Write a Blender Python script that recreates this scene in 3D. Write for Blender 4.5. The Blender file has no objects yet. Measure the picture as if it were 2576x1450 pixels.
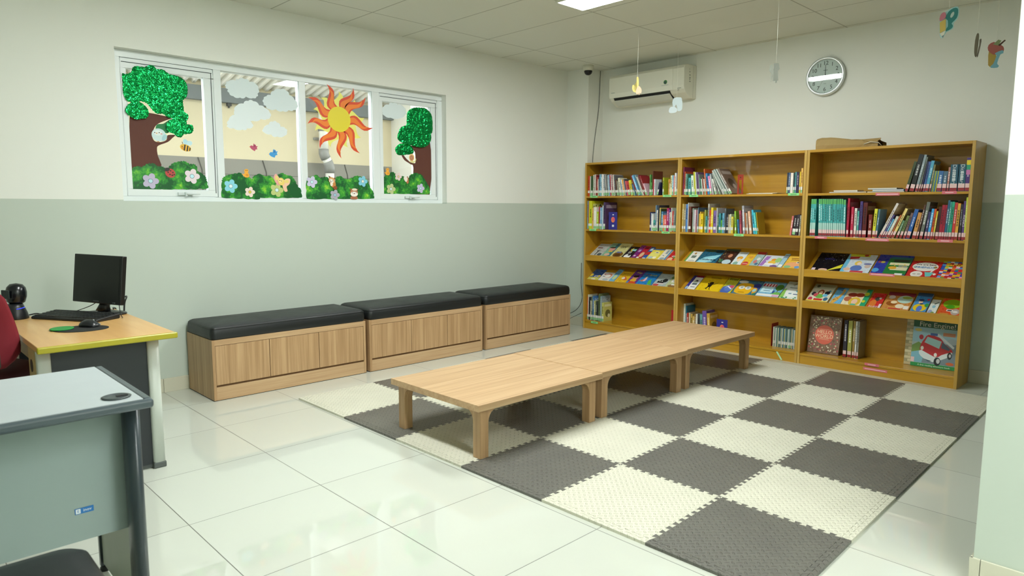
import bpy, bmesh, math, random
from mathutils import Matrix, Vector
random.seed(7)
SC = bpy.context.scene
COL = SC.collection
PI = math.pi

# ------------------------------------------------------------------ materials
def lin(h):
    r = []
    for i in (0, 2, 4):
        c = int(h[i:i+2], 16) / 255
        r.append(c / 12.92 if c <= .04045 else ((c + .055) / 1.055) ** 2.4)
    return (*r, 1)

_M = {}
def base(name, h='cccccc', rough=.5, metal=0., spec=.5, coat=0.):
    m = bpy.data.materials.new(name)
    m.use_nodes = True
    b = m.node_tree.nodes['Principled BSDF']
    b.inputs['Base Color'].default_value = lin(h)
    b.inputs['Roughness'].default_value = rough
    b.inputs['Metallic'].default_value = metal
    b.inputs['Specular IOR Level'].default_value = spec
    b.inputs['Coat Weight'].default_value = coat
    return m, m.node_tree, b

def mat(h, rough=.5, metal=0., spec=.5, coat=0.):
    k = (h, rough, metal, spec, coat)
    if k not in _M:
        m, nt, b = base('paint_' + h, h, rough, metal, spec, coat)
        # faint mottling so that no surface is perfectly uniform
        n = nt.nodes.new('ShaderNodeTexNoise'); n.inputs['Scale'].default_value = 9
        mr = nt.nodes.new('ShaderNodeMapRange')
        mr.inputs['To Min'].default_value = max(.02, rough - .05)
        mr.inputs['To Max'].default_value = min(1, rough + .05)
        nt.links.new(n.outputs['Fac'], mr.inputs['Value'])
        nt.links.new(mr.outputs['Result'], b.inputs['Roughness'])
        _M[k] = m
    return _M[k]

def nd(nt, t, **kw):
    n = nt.nodes.new(t)
    for k, v in kw.items():
        setattr(n, k, v)
    return n

def mth(nt, op, a, b=None, c=None):
    n = nt.nodes.new('ShaderNodeMath'); n.operation = op
    for i, v in enumerate((a, b, c)):
        if v is None: continue
        if isinstance(v, (int, float)): n.inputs[i].default_value = v
        else: nt.links.new(v, n.inputs[i])
    return n.outputs[0]

def mixc(nt, f, a, b):
    n = nt.nodes.new('ShaderNodeMix'); n.data_type = 'RGBA'
    for i, v in ((0, f), (6, a), (7, b)):
        if isinstance(v, (int, float)): n.inputs[i].default_value = v
        elif isinstance(v, tuple): n.inputs[i].default_value = v
        else: nt.links.new(v, n.inputs[i])
    return n.outputs[2]

def noise(nt, vec, scale, detail=3, rough=.5):
    n = nd(nt, 'ShaderNodeTexNoise')
    n.inputs['Scale'].default_value = scale
    n.inputs['Detail'].default_value = detail
    n.inputs['Roughness'].default_value = rough
    if vec is not None: nt.links.new(vec, n.inputs['Vector'])
    return n.outputs['Fac']

def bump(nt, b, h, strength=.3, dist=.002):
    n = nd(nt, 'ShaderNodeBump')
    n.inputs['Strength'].default_value = strength
    n.inputs['Distance'].default_value = dist
    nt.links.new(h, n.inputs['Height'])
    nt.links.new(n.outputs['Normal'], b.inputs['Normal'])

def scaled(nt, src, sx, sy, sz):
    n = nd(nt, 'ShaderNodeMapping'); n.inputs['Scale'].default_value = (sx, sy, sz)
    nt.links.new(src, n.inputs['Vector'])
    return n.outputs['Vector']

def ramp(nt, f, stops):
    n = nd(nt, 'ShaderNodeValToRGB')
    e = n.color_ramp.elements
    e[0].position, e[0].color = stops[0][0], lin(stops[0][1])
    e[1].position, e[1].color = stops[-1][0], lin(stops[-1][1])
    for p, h in stops[1:-1]:
        x = e.new(p); x.color = lin(h)
    nt.links.new(f, n.inputs['Fac'])
    return n.outputs['Color']

def wood(name, dark, mid, light, axis, rough=.4, fine=34, coat=0.):
    m, nt, b = base(name, mid, rough, coat=coat)
    tc = nd(nt, 'ShaderNodeTexCoord').outputs['Object']
    s = [fine] * 3; s[axis] = 1.1
    s2 = [fine * 4.] * 3; s2[axis] = 2.5
    f1 = noise(nt, scaled(nt, tc, *s), 1, 5, .62)
    f2 = noise(nt, scaled(nt, tc, *s2), 1, 3, .5)
    f = mth(nt, 'ADD', mth(nt, 'MULTIPLY', f1, .72), mth(nt, 'MULTIPLY', f2, .28))
    c = ramp(nt, f, [(.3, dark), (.5, mid), (.68, light)])
    nt.links.new(c, b.inputs['Base Color'])
    bump(nt, b, f2, .06, .001)
    return m

def gridline(nt, v, origin, pitch, width):
    """1 within width/2 of every multiple of pitch."""
    t = mth(nt, 'DIVIDE', mth(nt, 'SUBTRACT', v, origin), pitch)
    fr = mth(nt, 'FRACT', mth(nt, 'ADD', t, .5))
    return mth(nt, 'LESS_THAN', mth(nt, 'ABSOLUTE', mth(nt, 'SUBTRACT', fr, .5)), width / 2 / pitch)

def mat_floor():
    m, nt, b = base('polished_tile', 'd9dbcf', .07, spec=.85)
    pos = nd(nt, 'ShaderNodeNewGeometry').outputs['Position']
    sep = nd(nt, 'ShaderNodeSeparateXYZ'); nt.links.new(pos, sep.inputs[0])
    x, y = sep.outputs[0], sep.outputs[1]
    g = mth(nt, 'MAXIMUM', gridline(nt, x, 0, .6, .0036), gridline(nt, y, 0, .6, .0036))
    comb = nd(nt, 'ShaderNodeCombineXYZ')
    nt.links.new(mth(nt, 'FLOOR', mth(nt, 'DIVIDE', x, .6)), comb.inputs[0])
    nt.links.new(mth(nt, 'FLOOR', mth(nt, 'DIVIDE', y, .6)), comb.inputs[1])
    wn = nd(nt, 'ShaderNodeTexWhiteNoise'); nt.links.new(comb.outputs[0], wn.inputs['Vector'])
    tile = mixc(nt, wn.outputs['Value'], lin('c7cbc1'), lin('c1c5ba'))
    spk = noise(nt, pos, 220, 2)
    tile = mixc(nt, mth(nt, 'MULTIPLY', spk, .12), tile, lin('b8baa8'))
    c = mixc(nt, g, tile, lin('5e5e56'))
    nt.links.new(c, b.inputs['Base Color'])
    r = mth(nt, 'ADD', .018, mth(nt, 'MULTIPLY', g, .5))
    nt.links.new(r, b.inputs['Roughness'])
    return m

def mat_wall():
    m, nt, b = base('two_tone_wall_paint', 'dfe0d4', .55, spec=.3)
    pos = nd(nt, 'ShaderNodeNewGeometry').outputs['Position']
    sep = nd(nt, 'ShaderNodeSeparateXYZ'); nt.links.new(pos, sep.inputs[0])
    low = mth(nt, 'LESS_THAN', sep.outputs[2], 1.366)
    c = mixc(nt, low, lin('e4e6df'), lin('bcc6bb'))
    nt.links.new(c, b.inputs['Base Color'])
    bump(nt, b, noise(nt, pos, 60, 3), .05, .002)
    return m

def mat_ceiling():
    m, nt, b = base('ceiling_board', 'dcdccf', .8, spec=.2)
    pos = nd(nt, 'ShaderNodeNewGeometry').outputs['Position']
    sep = nd(nt, 'ShaderNodeSeparateXYZ'); nt.links.new(pos, sep.inputs[0])
    g = mth(nt, 'MAXIMUM', gridline(nt, sep.outputs[0], .306, .6, .011), gridline(nt, sep.outputs[1], 0, 1.196, .011))
    c = mixc(nt, g, lin('dadcd2'), lin('b0b2a6'))
    nt.links.new(c, b.inputs['Base Color'])
    h = mth(nt, 'SUBTRACT', mth(nt, 'MULTIPLY', noise(nt, pos, 300, 2), .1), g)
    bump(nt, b, h, .3, .003)
    return m

def mat_foam(name, h, rough):
    m, nt, b = base(name, h, rough, spec=.35)
    pos = nd(nt, 'ShaderNodeNewGeometry').outputs['Position']
    sep = nd(nt, 'ShaderNodeSeparateXYZ'); nt.links.new(pos, sep.inputs[0])
    u = mth(nt, 'DIVIDE', mth(nt, 'ADD', sep.outputs[0], sep.outputs[1]), .0335); v = mth(nt, 'DIVIDE', mth(nt, 'SUBTRACT', sep.outputs[0], sep.outputs[1]), .0335)
    par = mth(nt, 'FLOORED_MODULO', mth(nt, 'ADD', mth(nt, 'FLOOR', u), mth(nt, 'FLOOR', v)), 2.)
    fu = mth(nt, 'ABSOLUTE', mth(nt, 'SUBTRACT', mth(nt, 'FRACT', u), .5))
    fv = mth(nt, 'ABSOLUTE', mth(nt, 'SUBTRACT', mth(nt, 'FRACT', v), .5))
    def ell(a, c):
        p = mth(nt, 'POWER', mth(nt, 'DIVIDE', a, .47), 2.)
        q = mth(nt, 'POWER', mth(nt, 'DIVIDE', c, .2), 2.)
        return mth(nt, 'ADD', p, q)
    e = mth(nt, 'ADD', mth(nt, 'MULTIPLY', ell(fu, fv), par), mth(nt, 'MULTIPLY', ell(fv, fu), mth(nt, 'SUBTRACT', 1., par)))
    hgt = mth(nt, 'MAXIMUM', mth(nt, 'SUBTRACT', 1., e), 0.)
    hgt = mth(nt, 'POWER', hgt, .5)
    bump(nt, b, hgt, 1., .0042)
    n = noise(nt, pos, 5, 4)
    c = mixc(nt, mth(nt, 'MULTIPLY', n, .25), lin(h), lin('8a8a7c'))
    nt.links.new(c, b.inputs['Base Color'])
    return m

def mat_foil():
    m, nt, b = base('green_foil', '0f9a4c', .17, metal=.85)
    tc = nd(nt, 'ShaderNodeTexCoord').outputs['Object']
    v = nd(nt, 'ShaderNodeTexVoronoi'); v.feature = 'DISTANCE_TO_EDGE'; v.inputs['Scale'].default_value = 34
    nz = nd(nt, 'ShaderNodeTexNoise'); nz.inputs['Scale'].default_value = 14; nz.inputs['Detail'].default_value = 3
    mx = nd(nt, 'ShaderNodeMixRGB'); mx.inputs[0].default_value = .25
    nt.links.new(tc, mx.inputs[1]); nt.links.new(nz.outputs['Color'], mx.inputs[2]); nt.links.new(tc, nz.inputs['Vector'])
    nt.links.new(mx.outputs[0], v.inputs['Vector'])
    h = mth(nt, 'ADD', mth(nt, 'MULTIPLY', v.outputs['Distance'], 1.), mth(nt, 'MULTIPLY', noise(nt, tc, 60, 4), .5))
    bump(nt, b, h, .5, .006)
    return m

def mat_bush():
    m, nt, b = base('printed_bush', '3f9a2c', .35, spec=.4)
    tc = nd(nt, 'ShaderNodeTexCoord').outputs['Object']
    v = nd(nt, 'ShaderNodeTexVoronoi'); v.feature = 'F1'; v.inputs['Scale'].default_value = 13
    nz = nd(nt, 'ShaderNodeTexNoise'); nz.inputs['Scale'].default_value = 26; nz.inputs['Detail'].default_value = 4
    mx = nd(nt, 'ShaderNodeMixRGB'); mx.inputs[0].default_value = .07
    nt.links.new(tc, mx.inputs[1]); nt.links.new(tc, nz.inputs['Vector']); nt.links.new(nz.outputs['Color'], mx.inputs[2])
    nt.links.new(mx.outputs[0], v.inputs['Vector'])
    v2 = nd(nt, 'ShaderNodeTexVoronoi'); v2.inputs['Scale'].default_value = 52; nt.links.new(mx.outputs[0], v2.inputs['Vector'])
    f = mth(nt, 'ADD', mth(nt, 'MULTIPLY', v.outputs['Distance'], .72), mth(nt, 'ADD', mth(nt, 'MULTIPLY', v2.outputs['Distance'], .36), mth(nt, 'MULTIPLY', noise(nt, tc, 6, 2), .42)))
    c = ramp(nt, f, [(.30, 'a5d440'), (.48, '62b438'), (.66, '349036'), (.9, '1a5a2c')])
    nt.links.new(c, b.inputs['Base Color'])
    return m

def mat_glass():
    m = bpy.data.materials.new('window_glass'); m.use_nodes = True
    nt = m.node_tree; nt.nodes.clear()
    o = nd(nt, 'ShaderNodeOutputMaterial'); mx = nd(nt, 'ShaderNodeMixShader')
    t = nd(nt, 'ShaderNodeBsdfTransparent'); t.inputs[0].default_value = (.95, .97, .96, 1)
    g = nd(nt, 'ShaderNodeBsdfGlossy'); g.inputs['Roughness'].default_value = .02
    fr = nd(nt, 'ShaderNodeFresnel')
    bf = nd(nt, 'ShaderNodeNewGeometry').outputs['Backfacing']
    nt.links.new(mth(nt, 'ADD', 1.45, mth(nt, 'MULTIPLY', bf, 1 / 1.45 - 1.45)), fr.inputs[0])
    nt.links.new(fr.outputs[0], mx.inputs[0]); nt.links.new(t.outputs[0], mx.inputs[1]); nt.links.new(g.outputs[0], mx.inputs[2])
    nt.links.new(mx.outputs[0], o.inputs[0])
    return m

def mat_emit(name, h, s):
    m, nt, b = base(name, h, .4)
    b.inputs['Emission Color'].default_value = lin(h)
    b.inputs['Emission Strength'].default_value = s
    return m

def mat_leather():
    m, nt, b = base('black_leatherette', '15191a', .42, spec=.5)
    tc = nd(nt, 'ShaderNodeTexCoord').outputs['Object']
    n = noise(nt, tc, 7, 5, .6)
    r = nd(nt, 'ShaderNodeMapRange'); r.inputs['To Min'].default_value = .34; r.inputs['To Max'].default_value = .56
    nt.links.new(n, r.inputs['Value']); nt.links.new(r.outputs[0], b.inputs['Roughness'])
    bump(nt, b, noise(nt, tc, 340, 2), .12, .001)
    return m

def mat_patch(cols, scale):
    """bright irregular colour squares on a printed cover"""
    m, nt, b = base('colour_square_print', 'ffffff', .3)
    tc = nd(nt, 'ShaderNodeTexCoord').outputs['Object']
    sn = nd(nt, 'ShaderNodeVectorMath'); sn.operation = 'SNAP'; sn.inputs[1].default_value = (scale, scale * .8, 1)
    nt.links.new(tc, sn.inputs[0])
    w = nd(nt, 'ShaderNodeTexWhiteNoise'); nt.links.new(sn.outputs[0], w.inputs['Vector'])
    n = nd(nt, 'ShaderNodeValToRGB'); n.color_ramp.interpolation = 'CONSTANT'
    e = n.color_ramp.elements
    while len(e) < len(cols): e.new(.5)
    for i, h in enumerate(cols):
        e[i].position = i / len(cols); e[i].color = lin(h)
    nt.links.new(w.outputs['Value'], n.inputs['Fac']); nt.links.new(n.outputs['Color'], b.inputs['Base Color'])
    return m

WALL = mat_wall(); FLOOR = mat_floor(); CEIL = mat_ceiling()
FOAM_D = mat_foam('dark_foam', '5e5d59', .36); FOAM_L = mat_foam('cream_foam', 'd3d2c0', .55)
FOIL = mat_foil(); BUSH = mat_bush(); GLASS = mat_glass(); LEATHER = mat_leather()
OAK_X = wood('oak_laminate_x', 'a4835e', 'b89872', 'c6a983', 0, .42, 34)
OAK_Y = wood('oak_laminate_y', 'a4835e', 'b89872', 'c6a983', 1, .42, 34)
OAK_Z = wood('oak_laminate_z', '95744e', 'ad8b64', 'c1a178', 2, .45, 36)
OCHRE_Y = wood('ochre_varnish_y', 'a67a1c', 'b68822', 'c0932c', 1, .3, 12, coat=.25)
OCHRE_Z = wood('ochre_varnish_z', 'a67a1c', 'b68822', 'c0932c', 2, .3, 12, coat=.25)
OCHRE_E = wood('ochre_edge', 'b08a3c', 'bf9a4c', 'c9a458', 2, .35, 20)
MAPLE = wood('maple_laminate', 'c09256', 'cfa366', 'd8b176', 1, .3, 9)
WHITE_ALU = mat('dfe6e6', .35)
SKIRT = mat('c9c7b4', .2)
# room constants, lights and camera
CAM = (-1.5165, -4.6817, 1.3188, -.7687, -.1172, .0027, 1715.4)
LED_STRENGTH = 68.0
LIGHTS = [(.2, -1.79), (.2, -5.2), (.2, -6.8)]
SKY_STRENGTH = 10.0
EXPOSURE = 0.0
# ------------------------------------------------------------------ geometry
class MB:
    def __init__(s): s.v = []; s.f = []; s.m = []; s.sm = []
    def add(s, vs, fs, mi=0, smooth=False, M=None):
        o = len(s.v)
        s.v += [tuple(M @ Vector(p)) if M else tuple(p) for p in vs]
        for f in fs:
            s.f.append(tuple(i + o for i in f)); s.m.append(mi); s.sm.append(smooth)
        return s
    def box(s, x0, x1, y0, y1, z0, z1, mi=0, M=None):
        x0, x1 = min(x0, x1), max(x0, x1); y0, y1 = min(y0, y1), max(y0, y1); z0, z1 = min(z0, z1), max(z0, z1)
        v = [(x, y, z) for z in (z0, z1) for y in (y0, y1) for x in (x0, x1)]
        return s.add(v, [(0, 2, 3, 1), (4, 5, 7, 6), (0, 1, 5, 4), (2, 6, 7, 3), (0, 4, 6, 2), (1, 3, 7, 5)], mi, False, M)
    def prism(s, pts, a, b, axis=2, mi=0, M=None, smooth_side=False):
        """polygon in the two other axes (cyclic order), extruded from a to b along axis"""
        def P(p, w):
            q = [0, 0, 0]; q[axis] = w; q[(axis + 1) % 3] = p[0]; q[(axis + 2) % 3] = p[1]; return tuple(q)
        ar = sum(pts[i][0] * pts[(i + 1) % len(pts)][1] - pts[(i + 1) % len(pts)][0] * pts[i][1] for i in range(len(pts)))
        if ar < 0: pts = pts[::-1]
        a, b = min(a, b), max(a, b); n = len(pts)
        v = [P(p, a) for p in pts] + [P(p, b) for p in pts]
        s.add(v, [tuple(range(n))[::-1], tuple(range(n, 2 * n))], mi, False, M)
        return s.add(v, [(i, (i + 1) % n, n + (i + 1) % n, n + i) for i in range(n)], mi, smooth_side, M)
    def slab(s, pts, a, b, mi=0):
        """like prism along z, but with the caps triangulated (for outlines with many teeth)"""
        from mathutils.geometry import delaunay_2d_cdt
        n = len(pts)
        v2, e2, f2, *_ = delaunay_2d_cdt([Vector(p) for p in pts], [(i, (i + 1) % n) for i in range(n)], [], 1, 1e-7)
        s.add([(p.x, p.y, b) for p in v2], [tuple(f) for f in f2], mi); s.add([(p.x, p.y, a) for p in v2], [tuple(f) for f in f2], mi)
        return s.add([(p[0], p[1], a) for p in pts] + [(p[0], p[1], b) for p in pts], [(i, (i + 1) % n, n + (i + 1) % n, n + i) for i in range(n)], mi)
    def tube(s, path, r, seg=8, mi=0, M=None, cap=True):
        pts = [Vector(p) for p in path]; rings = []
        up = Vector((0, 0, 1))
        for i, p in enumerate(pts):
            t = (pts[min(i + 1, len(pts) - 1)] - pts[max(i - 1, 0)]).normalized()
            a = t.cross(up)
            if a.length < 1e-3: a = t.cross(Vector((1, 0, 0)))
            a.normalize(); c = a.cross(t)
            rr = r[i] if isinstance(r, (list, tuple)) else r
            rings.append([p + a * math.cos(2 * PI * k / seg) * rr + c * math.sin(2 * PI * k / seg) * rr for k in range(seg)])
        v = [q for g in rings for q in g]
        f = [(i * seg + k, i * seg + (k + 1) % seg, (i + 1) * seg + (k + 1) % seg, (i + 1) * seg + k) for i in range(len(pts) - 1) for k in range(seg)]
        s.add(v, f, mi, True, M)
        if cap: s.add(v, [tuple(range(seg))[::-1], tuple(range(len(v) - seg, len(v)))], mi, False, M)
        return s
    def lathe(s, prof, seg=24, M=None, mi=0, smooth=True, end=True):
        """profile of (r, z) turned about z"""
        v = [(r * math.cos(2 * PI * k / seg), r * math.sin(2 * PI * k / seg), z) for r, z in prof for k in range(seg)]
        f = [(i * seg + k, i * seg + (k + 1) % seg, (i + 1) * seg + (k + 1) % seg, (i + 1) * seg + k) for i in range(len(prof) - 1) for k in range(seg)]
        s.add(v, f, mi, smooth, M)
        if prof[0][0] > 1e-5: s.add(v[:seg], [tuple(range(seg))[::-1]], mi, False, M)
        if end and prof[-1][0] > 1e-5: s.add(v[-seg:], [tuple(range(seg))], mi, False, M)
        return s
    def ball(s, c, r, seg=16, mi=0, M=None):
        rx, ry, rz = r if isinstance(r, tuple) else (r, r, r)
        prof = [(math.sin(PI * i / 10), -math.cos(PI * i / 10)) for i in range(11)]
        T = Matrix.Translation(c) @ Matrix.Diagonal((rx, ry, rz, 1))
        return s.lathe([(max(a, 1e-6), b) for a, b in prof], seg, (M @ T) if M else T, mi)

def mesh_of(mb, name, mats, Minv=None):
    me = bpy.data.meshes.new(name)
    v = [tuple(Minv @ Vector(p)) for p in mb.v] if Minv else mb.v
    me.from_pydata(v, [], mb.f)
    for m in (mats if isinstance(mats, (list, tuple)) else [mats]): me.materials.append(m)
    me.polygons.foreach_set('material_index', mb.m)
    me.polygons.foreach_set('use_smooth', mb.sm)
    bm = bmesh.new(); bm.from_mesh(me)
    bmesh.ops.remove_doubles(bm, verts=bm.verts, dist=1e-6)
    bmesh.ops.recalc_face_normals(bm, faces=bm.faces)
    bm.to_mesh(me); bm.free(); me.update()
    return me

WM = {}
def tag(o, label, cat, group=None):
    o['label'] = label; o['category'] = cat
    if group: o['group'] = group
    return o

def place(o, loc, rot):
    M = Matrix.Translation(loc) @ (rot.to_4x4() if isinstance(rot, Matrix) else Matrix.Rotation(rot, 4, 'Z'))
    o.matrix_basis = M
    return M

def thing(name, label, cat, loc=(0, 0, 0), rot=0, group=None):
    o = bpy.data.objects.new(name, None); COL.objects.link(o)
    o.empty_display_size = .05
    WM[o.name] = place(o, loc, rot)
    return tag(o, label, cat, group)

def part(name, mb, mats, parent, world=True, bevel=0, label=None, seg=2, sub=0):
    """one mesh object under its thing; world=True: coordinates were given in world space"""
    r = parent
    M = WM[r.name]
    me = mesh_of(mb, name, mats, M.inverted() if world else None)
    o = bpy.data.objects.new(name, me); COL.objects.link(o); o.parent = parent
    WM[o.name] = M
    mods(o, bevel, seg, sub)
    if label: o['label'] = label
    return o

def mods(o, bevel, seg=2, sub=0):
    if bevel:
        b = o.modifiers.new('bevel', 'BEVEL'); b.width = bevel; b.segments = seg; b.limit_method = 'ANGLE'; b.angle_limit = .7
        b.harden_normals = False
    if sub:
        s = o.modifiers.new('sub', 'SUBSURF'); s.levels = s.render_levels = sub

def solo(name, mb, mats, label, cat, loc=(0, 0, 0), rot=0, group=None, world=True, bevel=0, seg=2, sub=0):
    """a thing whose own mesh is the object (it may get children)"""
    o = bpy.data.objects.new(name, None)
    M = Matrix.Translation(loc) @ (rot.to_4x4() if isinstance(rot, Matrix) else Matrix.Rotation(rot, 4, 'Z'))
    bpy.data.objects.remove(o)
    me = mesh_of(mb, name, mats, M.inverted() if world else None)
    o = bpy.data.objects.new(name, me); COL.objects.link(o); o.matrix_basis = M
    WM[o.name] = M
    mods(o, bevel, seg, sub)
    return tag(o, label, cat, group)

def struct(name, mb, mats, parent=None, bevel=0):
    me = mesh_of(mb, name, mats)
    o = bpy.data.objects.new(name, me); COL.objects.link(o)
    WM[o.name] = Matrix.Identity(4)
    if parent: o.parent = parent
    else: o['kind'] = 'structure'
    mods(o, bevel)
    return o

FONTS = []
def lettering(name, body, size, parent, m, at, right, up, world=True, align='CENTER', ext=.0002, squeeze=1.):
    """raised lettering as a part; at = centre of the line"""
    c = bpy.data.curves.new(name, 'FONT'); c.body = body; c.size = size; c.align_x = align; c.align_y = 'CENTER'
    c.extrude = ext; c.resolution_u = 3; c.materials.append(m)
    o = bpy.data.objects.new(name, c); COL.objects.link(o)
    R, U = Vector(right).normalized(), Vector(up).normalized(); N = R.cross(U)
    M = Matrix((R * squeeze, U, N)).transposed().to_4x4(); M.translation = Vector(at)
    if world: M = WM[parent.name].inverted() @ M
    o.parent = parent; o.matrix_basis = M
    FONTS.append(o)
    return o

def settle_fonts():
    bpy.context.view_layer.update()
    dg = bpy.context.evaluated_depsgraph_get()
    for o in FONTS:
        me = bpy.data.meshes.new_from_object(o.evaluated_get(dg))
        n = o.name; par = o.parent; M = o.matrix_basis.copy()
        q = bpy.data.objects.new('lettering', me); COL.objects.link(q)
        q.parent = par; q.matrix_basis = M
        bpy.data.objects.remove(o); q.name = n

def smooth_loop(pts, k=3):
    out = []; n = len(pts)
    for i in range(n):
        p0, p1, p2, p3 = pts[i - 1], pts[i], pts[(i + 1) % n], pts[(i + 2) % n]
        for j in range(k):
            t = j / k
            out.append(tuple(.5 * (2 * p1[a] + (p2[a] - p0[a]) * t + (2 * p0[a] - 5 * p1[a] + 4 * p2[a] - p3[a]) * t * t + (3 * p1[a] - p0[a] - 3 * p2[a] + p3[a]) * t ** 3) for a in (0, 1)))
    return out

def oval(cx, cy, rx, ry=None, n=20, rot=0):
    ry = rx if ry is None else ry
    c, s = math.cos(rot), math.sin(rot)
    return [(cx + rx * math.cos(2 * PI * i / n) * c - ry * math.sin(2 * PI * i / n) * s, cy + rx * math.cos(2 * PI * i / n) * s + ry * math.sin(2 * PI * i / n) * c) for i in range(n)]

ONES = 'zeroth first second third fourth fifth sixth seventh eighth ninth tenth eleventh twelfth thirteenth fourteenth fifteenth sixteenth seventeenth eighteenth nineteenth'.split()
def ordinal(n):
    if n < 20: return ONES[n]
    t = {2: ('twentieth', 'twenty'), 3: ('thirtieth', 'thirty'), 4: ('fortieth', 'forty'), 5: ('fiftieth', 'fifty'), 6: ('sixtieth', 'sixty')}[n // 10]
    return t[0] if n % 10 == 0 else t[1] + '-' + ONES[n % 10]
def count_word(n): return 'zero one two three four five six seven eight nine ten'.split()[n]

CNAMES = [('black', '1c1c1e'), ('charcoal', '3c3e42'), ('grey', '85868a'), ('pale grey', 'bdbdba'), ('white', 'e8e6e0'), ('cream', 'e2d8ba'), ('tan', 'c8a878'), ('brown', '70482c'), ('dark brown', '48281e'),
          ('red', 'c0342c'), ('dark red', '80242c'), ('coral', 'd8645c'), ('pink', 'e08ab0'), ('orange', 'dc7a30'), ('amber', 'e0a83c'), ('yellow', 'e2cc30'), ('lime', 'aabe30'), ('olive', '8c8a48'),
          ('green', '4a9a4c'), ('dark green', '30502c'), ('sage', '8aa090'), ('teal', '2a7a7a'), ('turquoise', '48aab0'), ('sky blue', '78b4dc'), ('blue', '3a6cb0'), ('navy', '2a2c5c'), ('slate blue', '506c88'), ('purple', '5a3c80'), ('lilac', 'b8a0c8'), ('maroon', '5a1e24'), ('mauve', '846878')]
def cname(h):
    c = [int(h[i:i+2], 16) for i in (0, 2, 4)]
    return min(CNAMES, key=lambda t: sum((c[k] - int(t[1][2*k:2*k+2], 16)) ** 2 for k in range(3)))[0]
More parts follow.
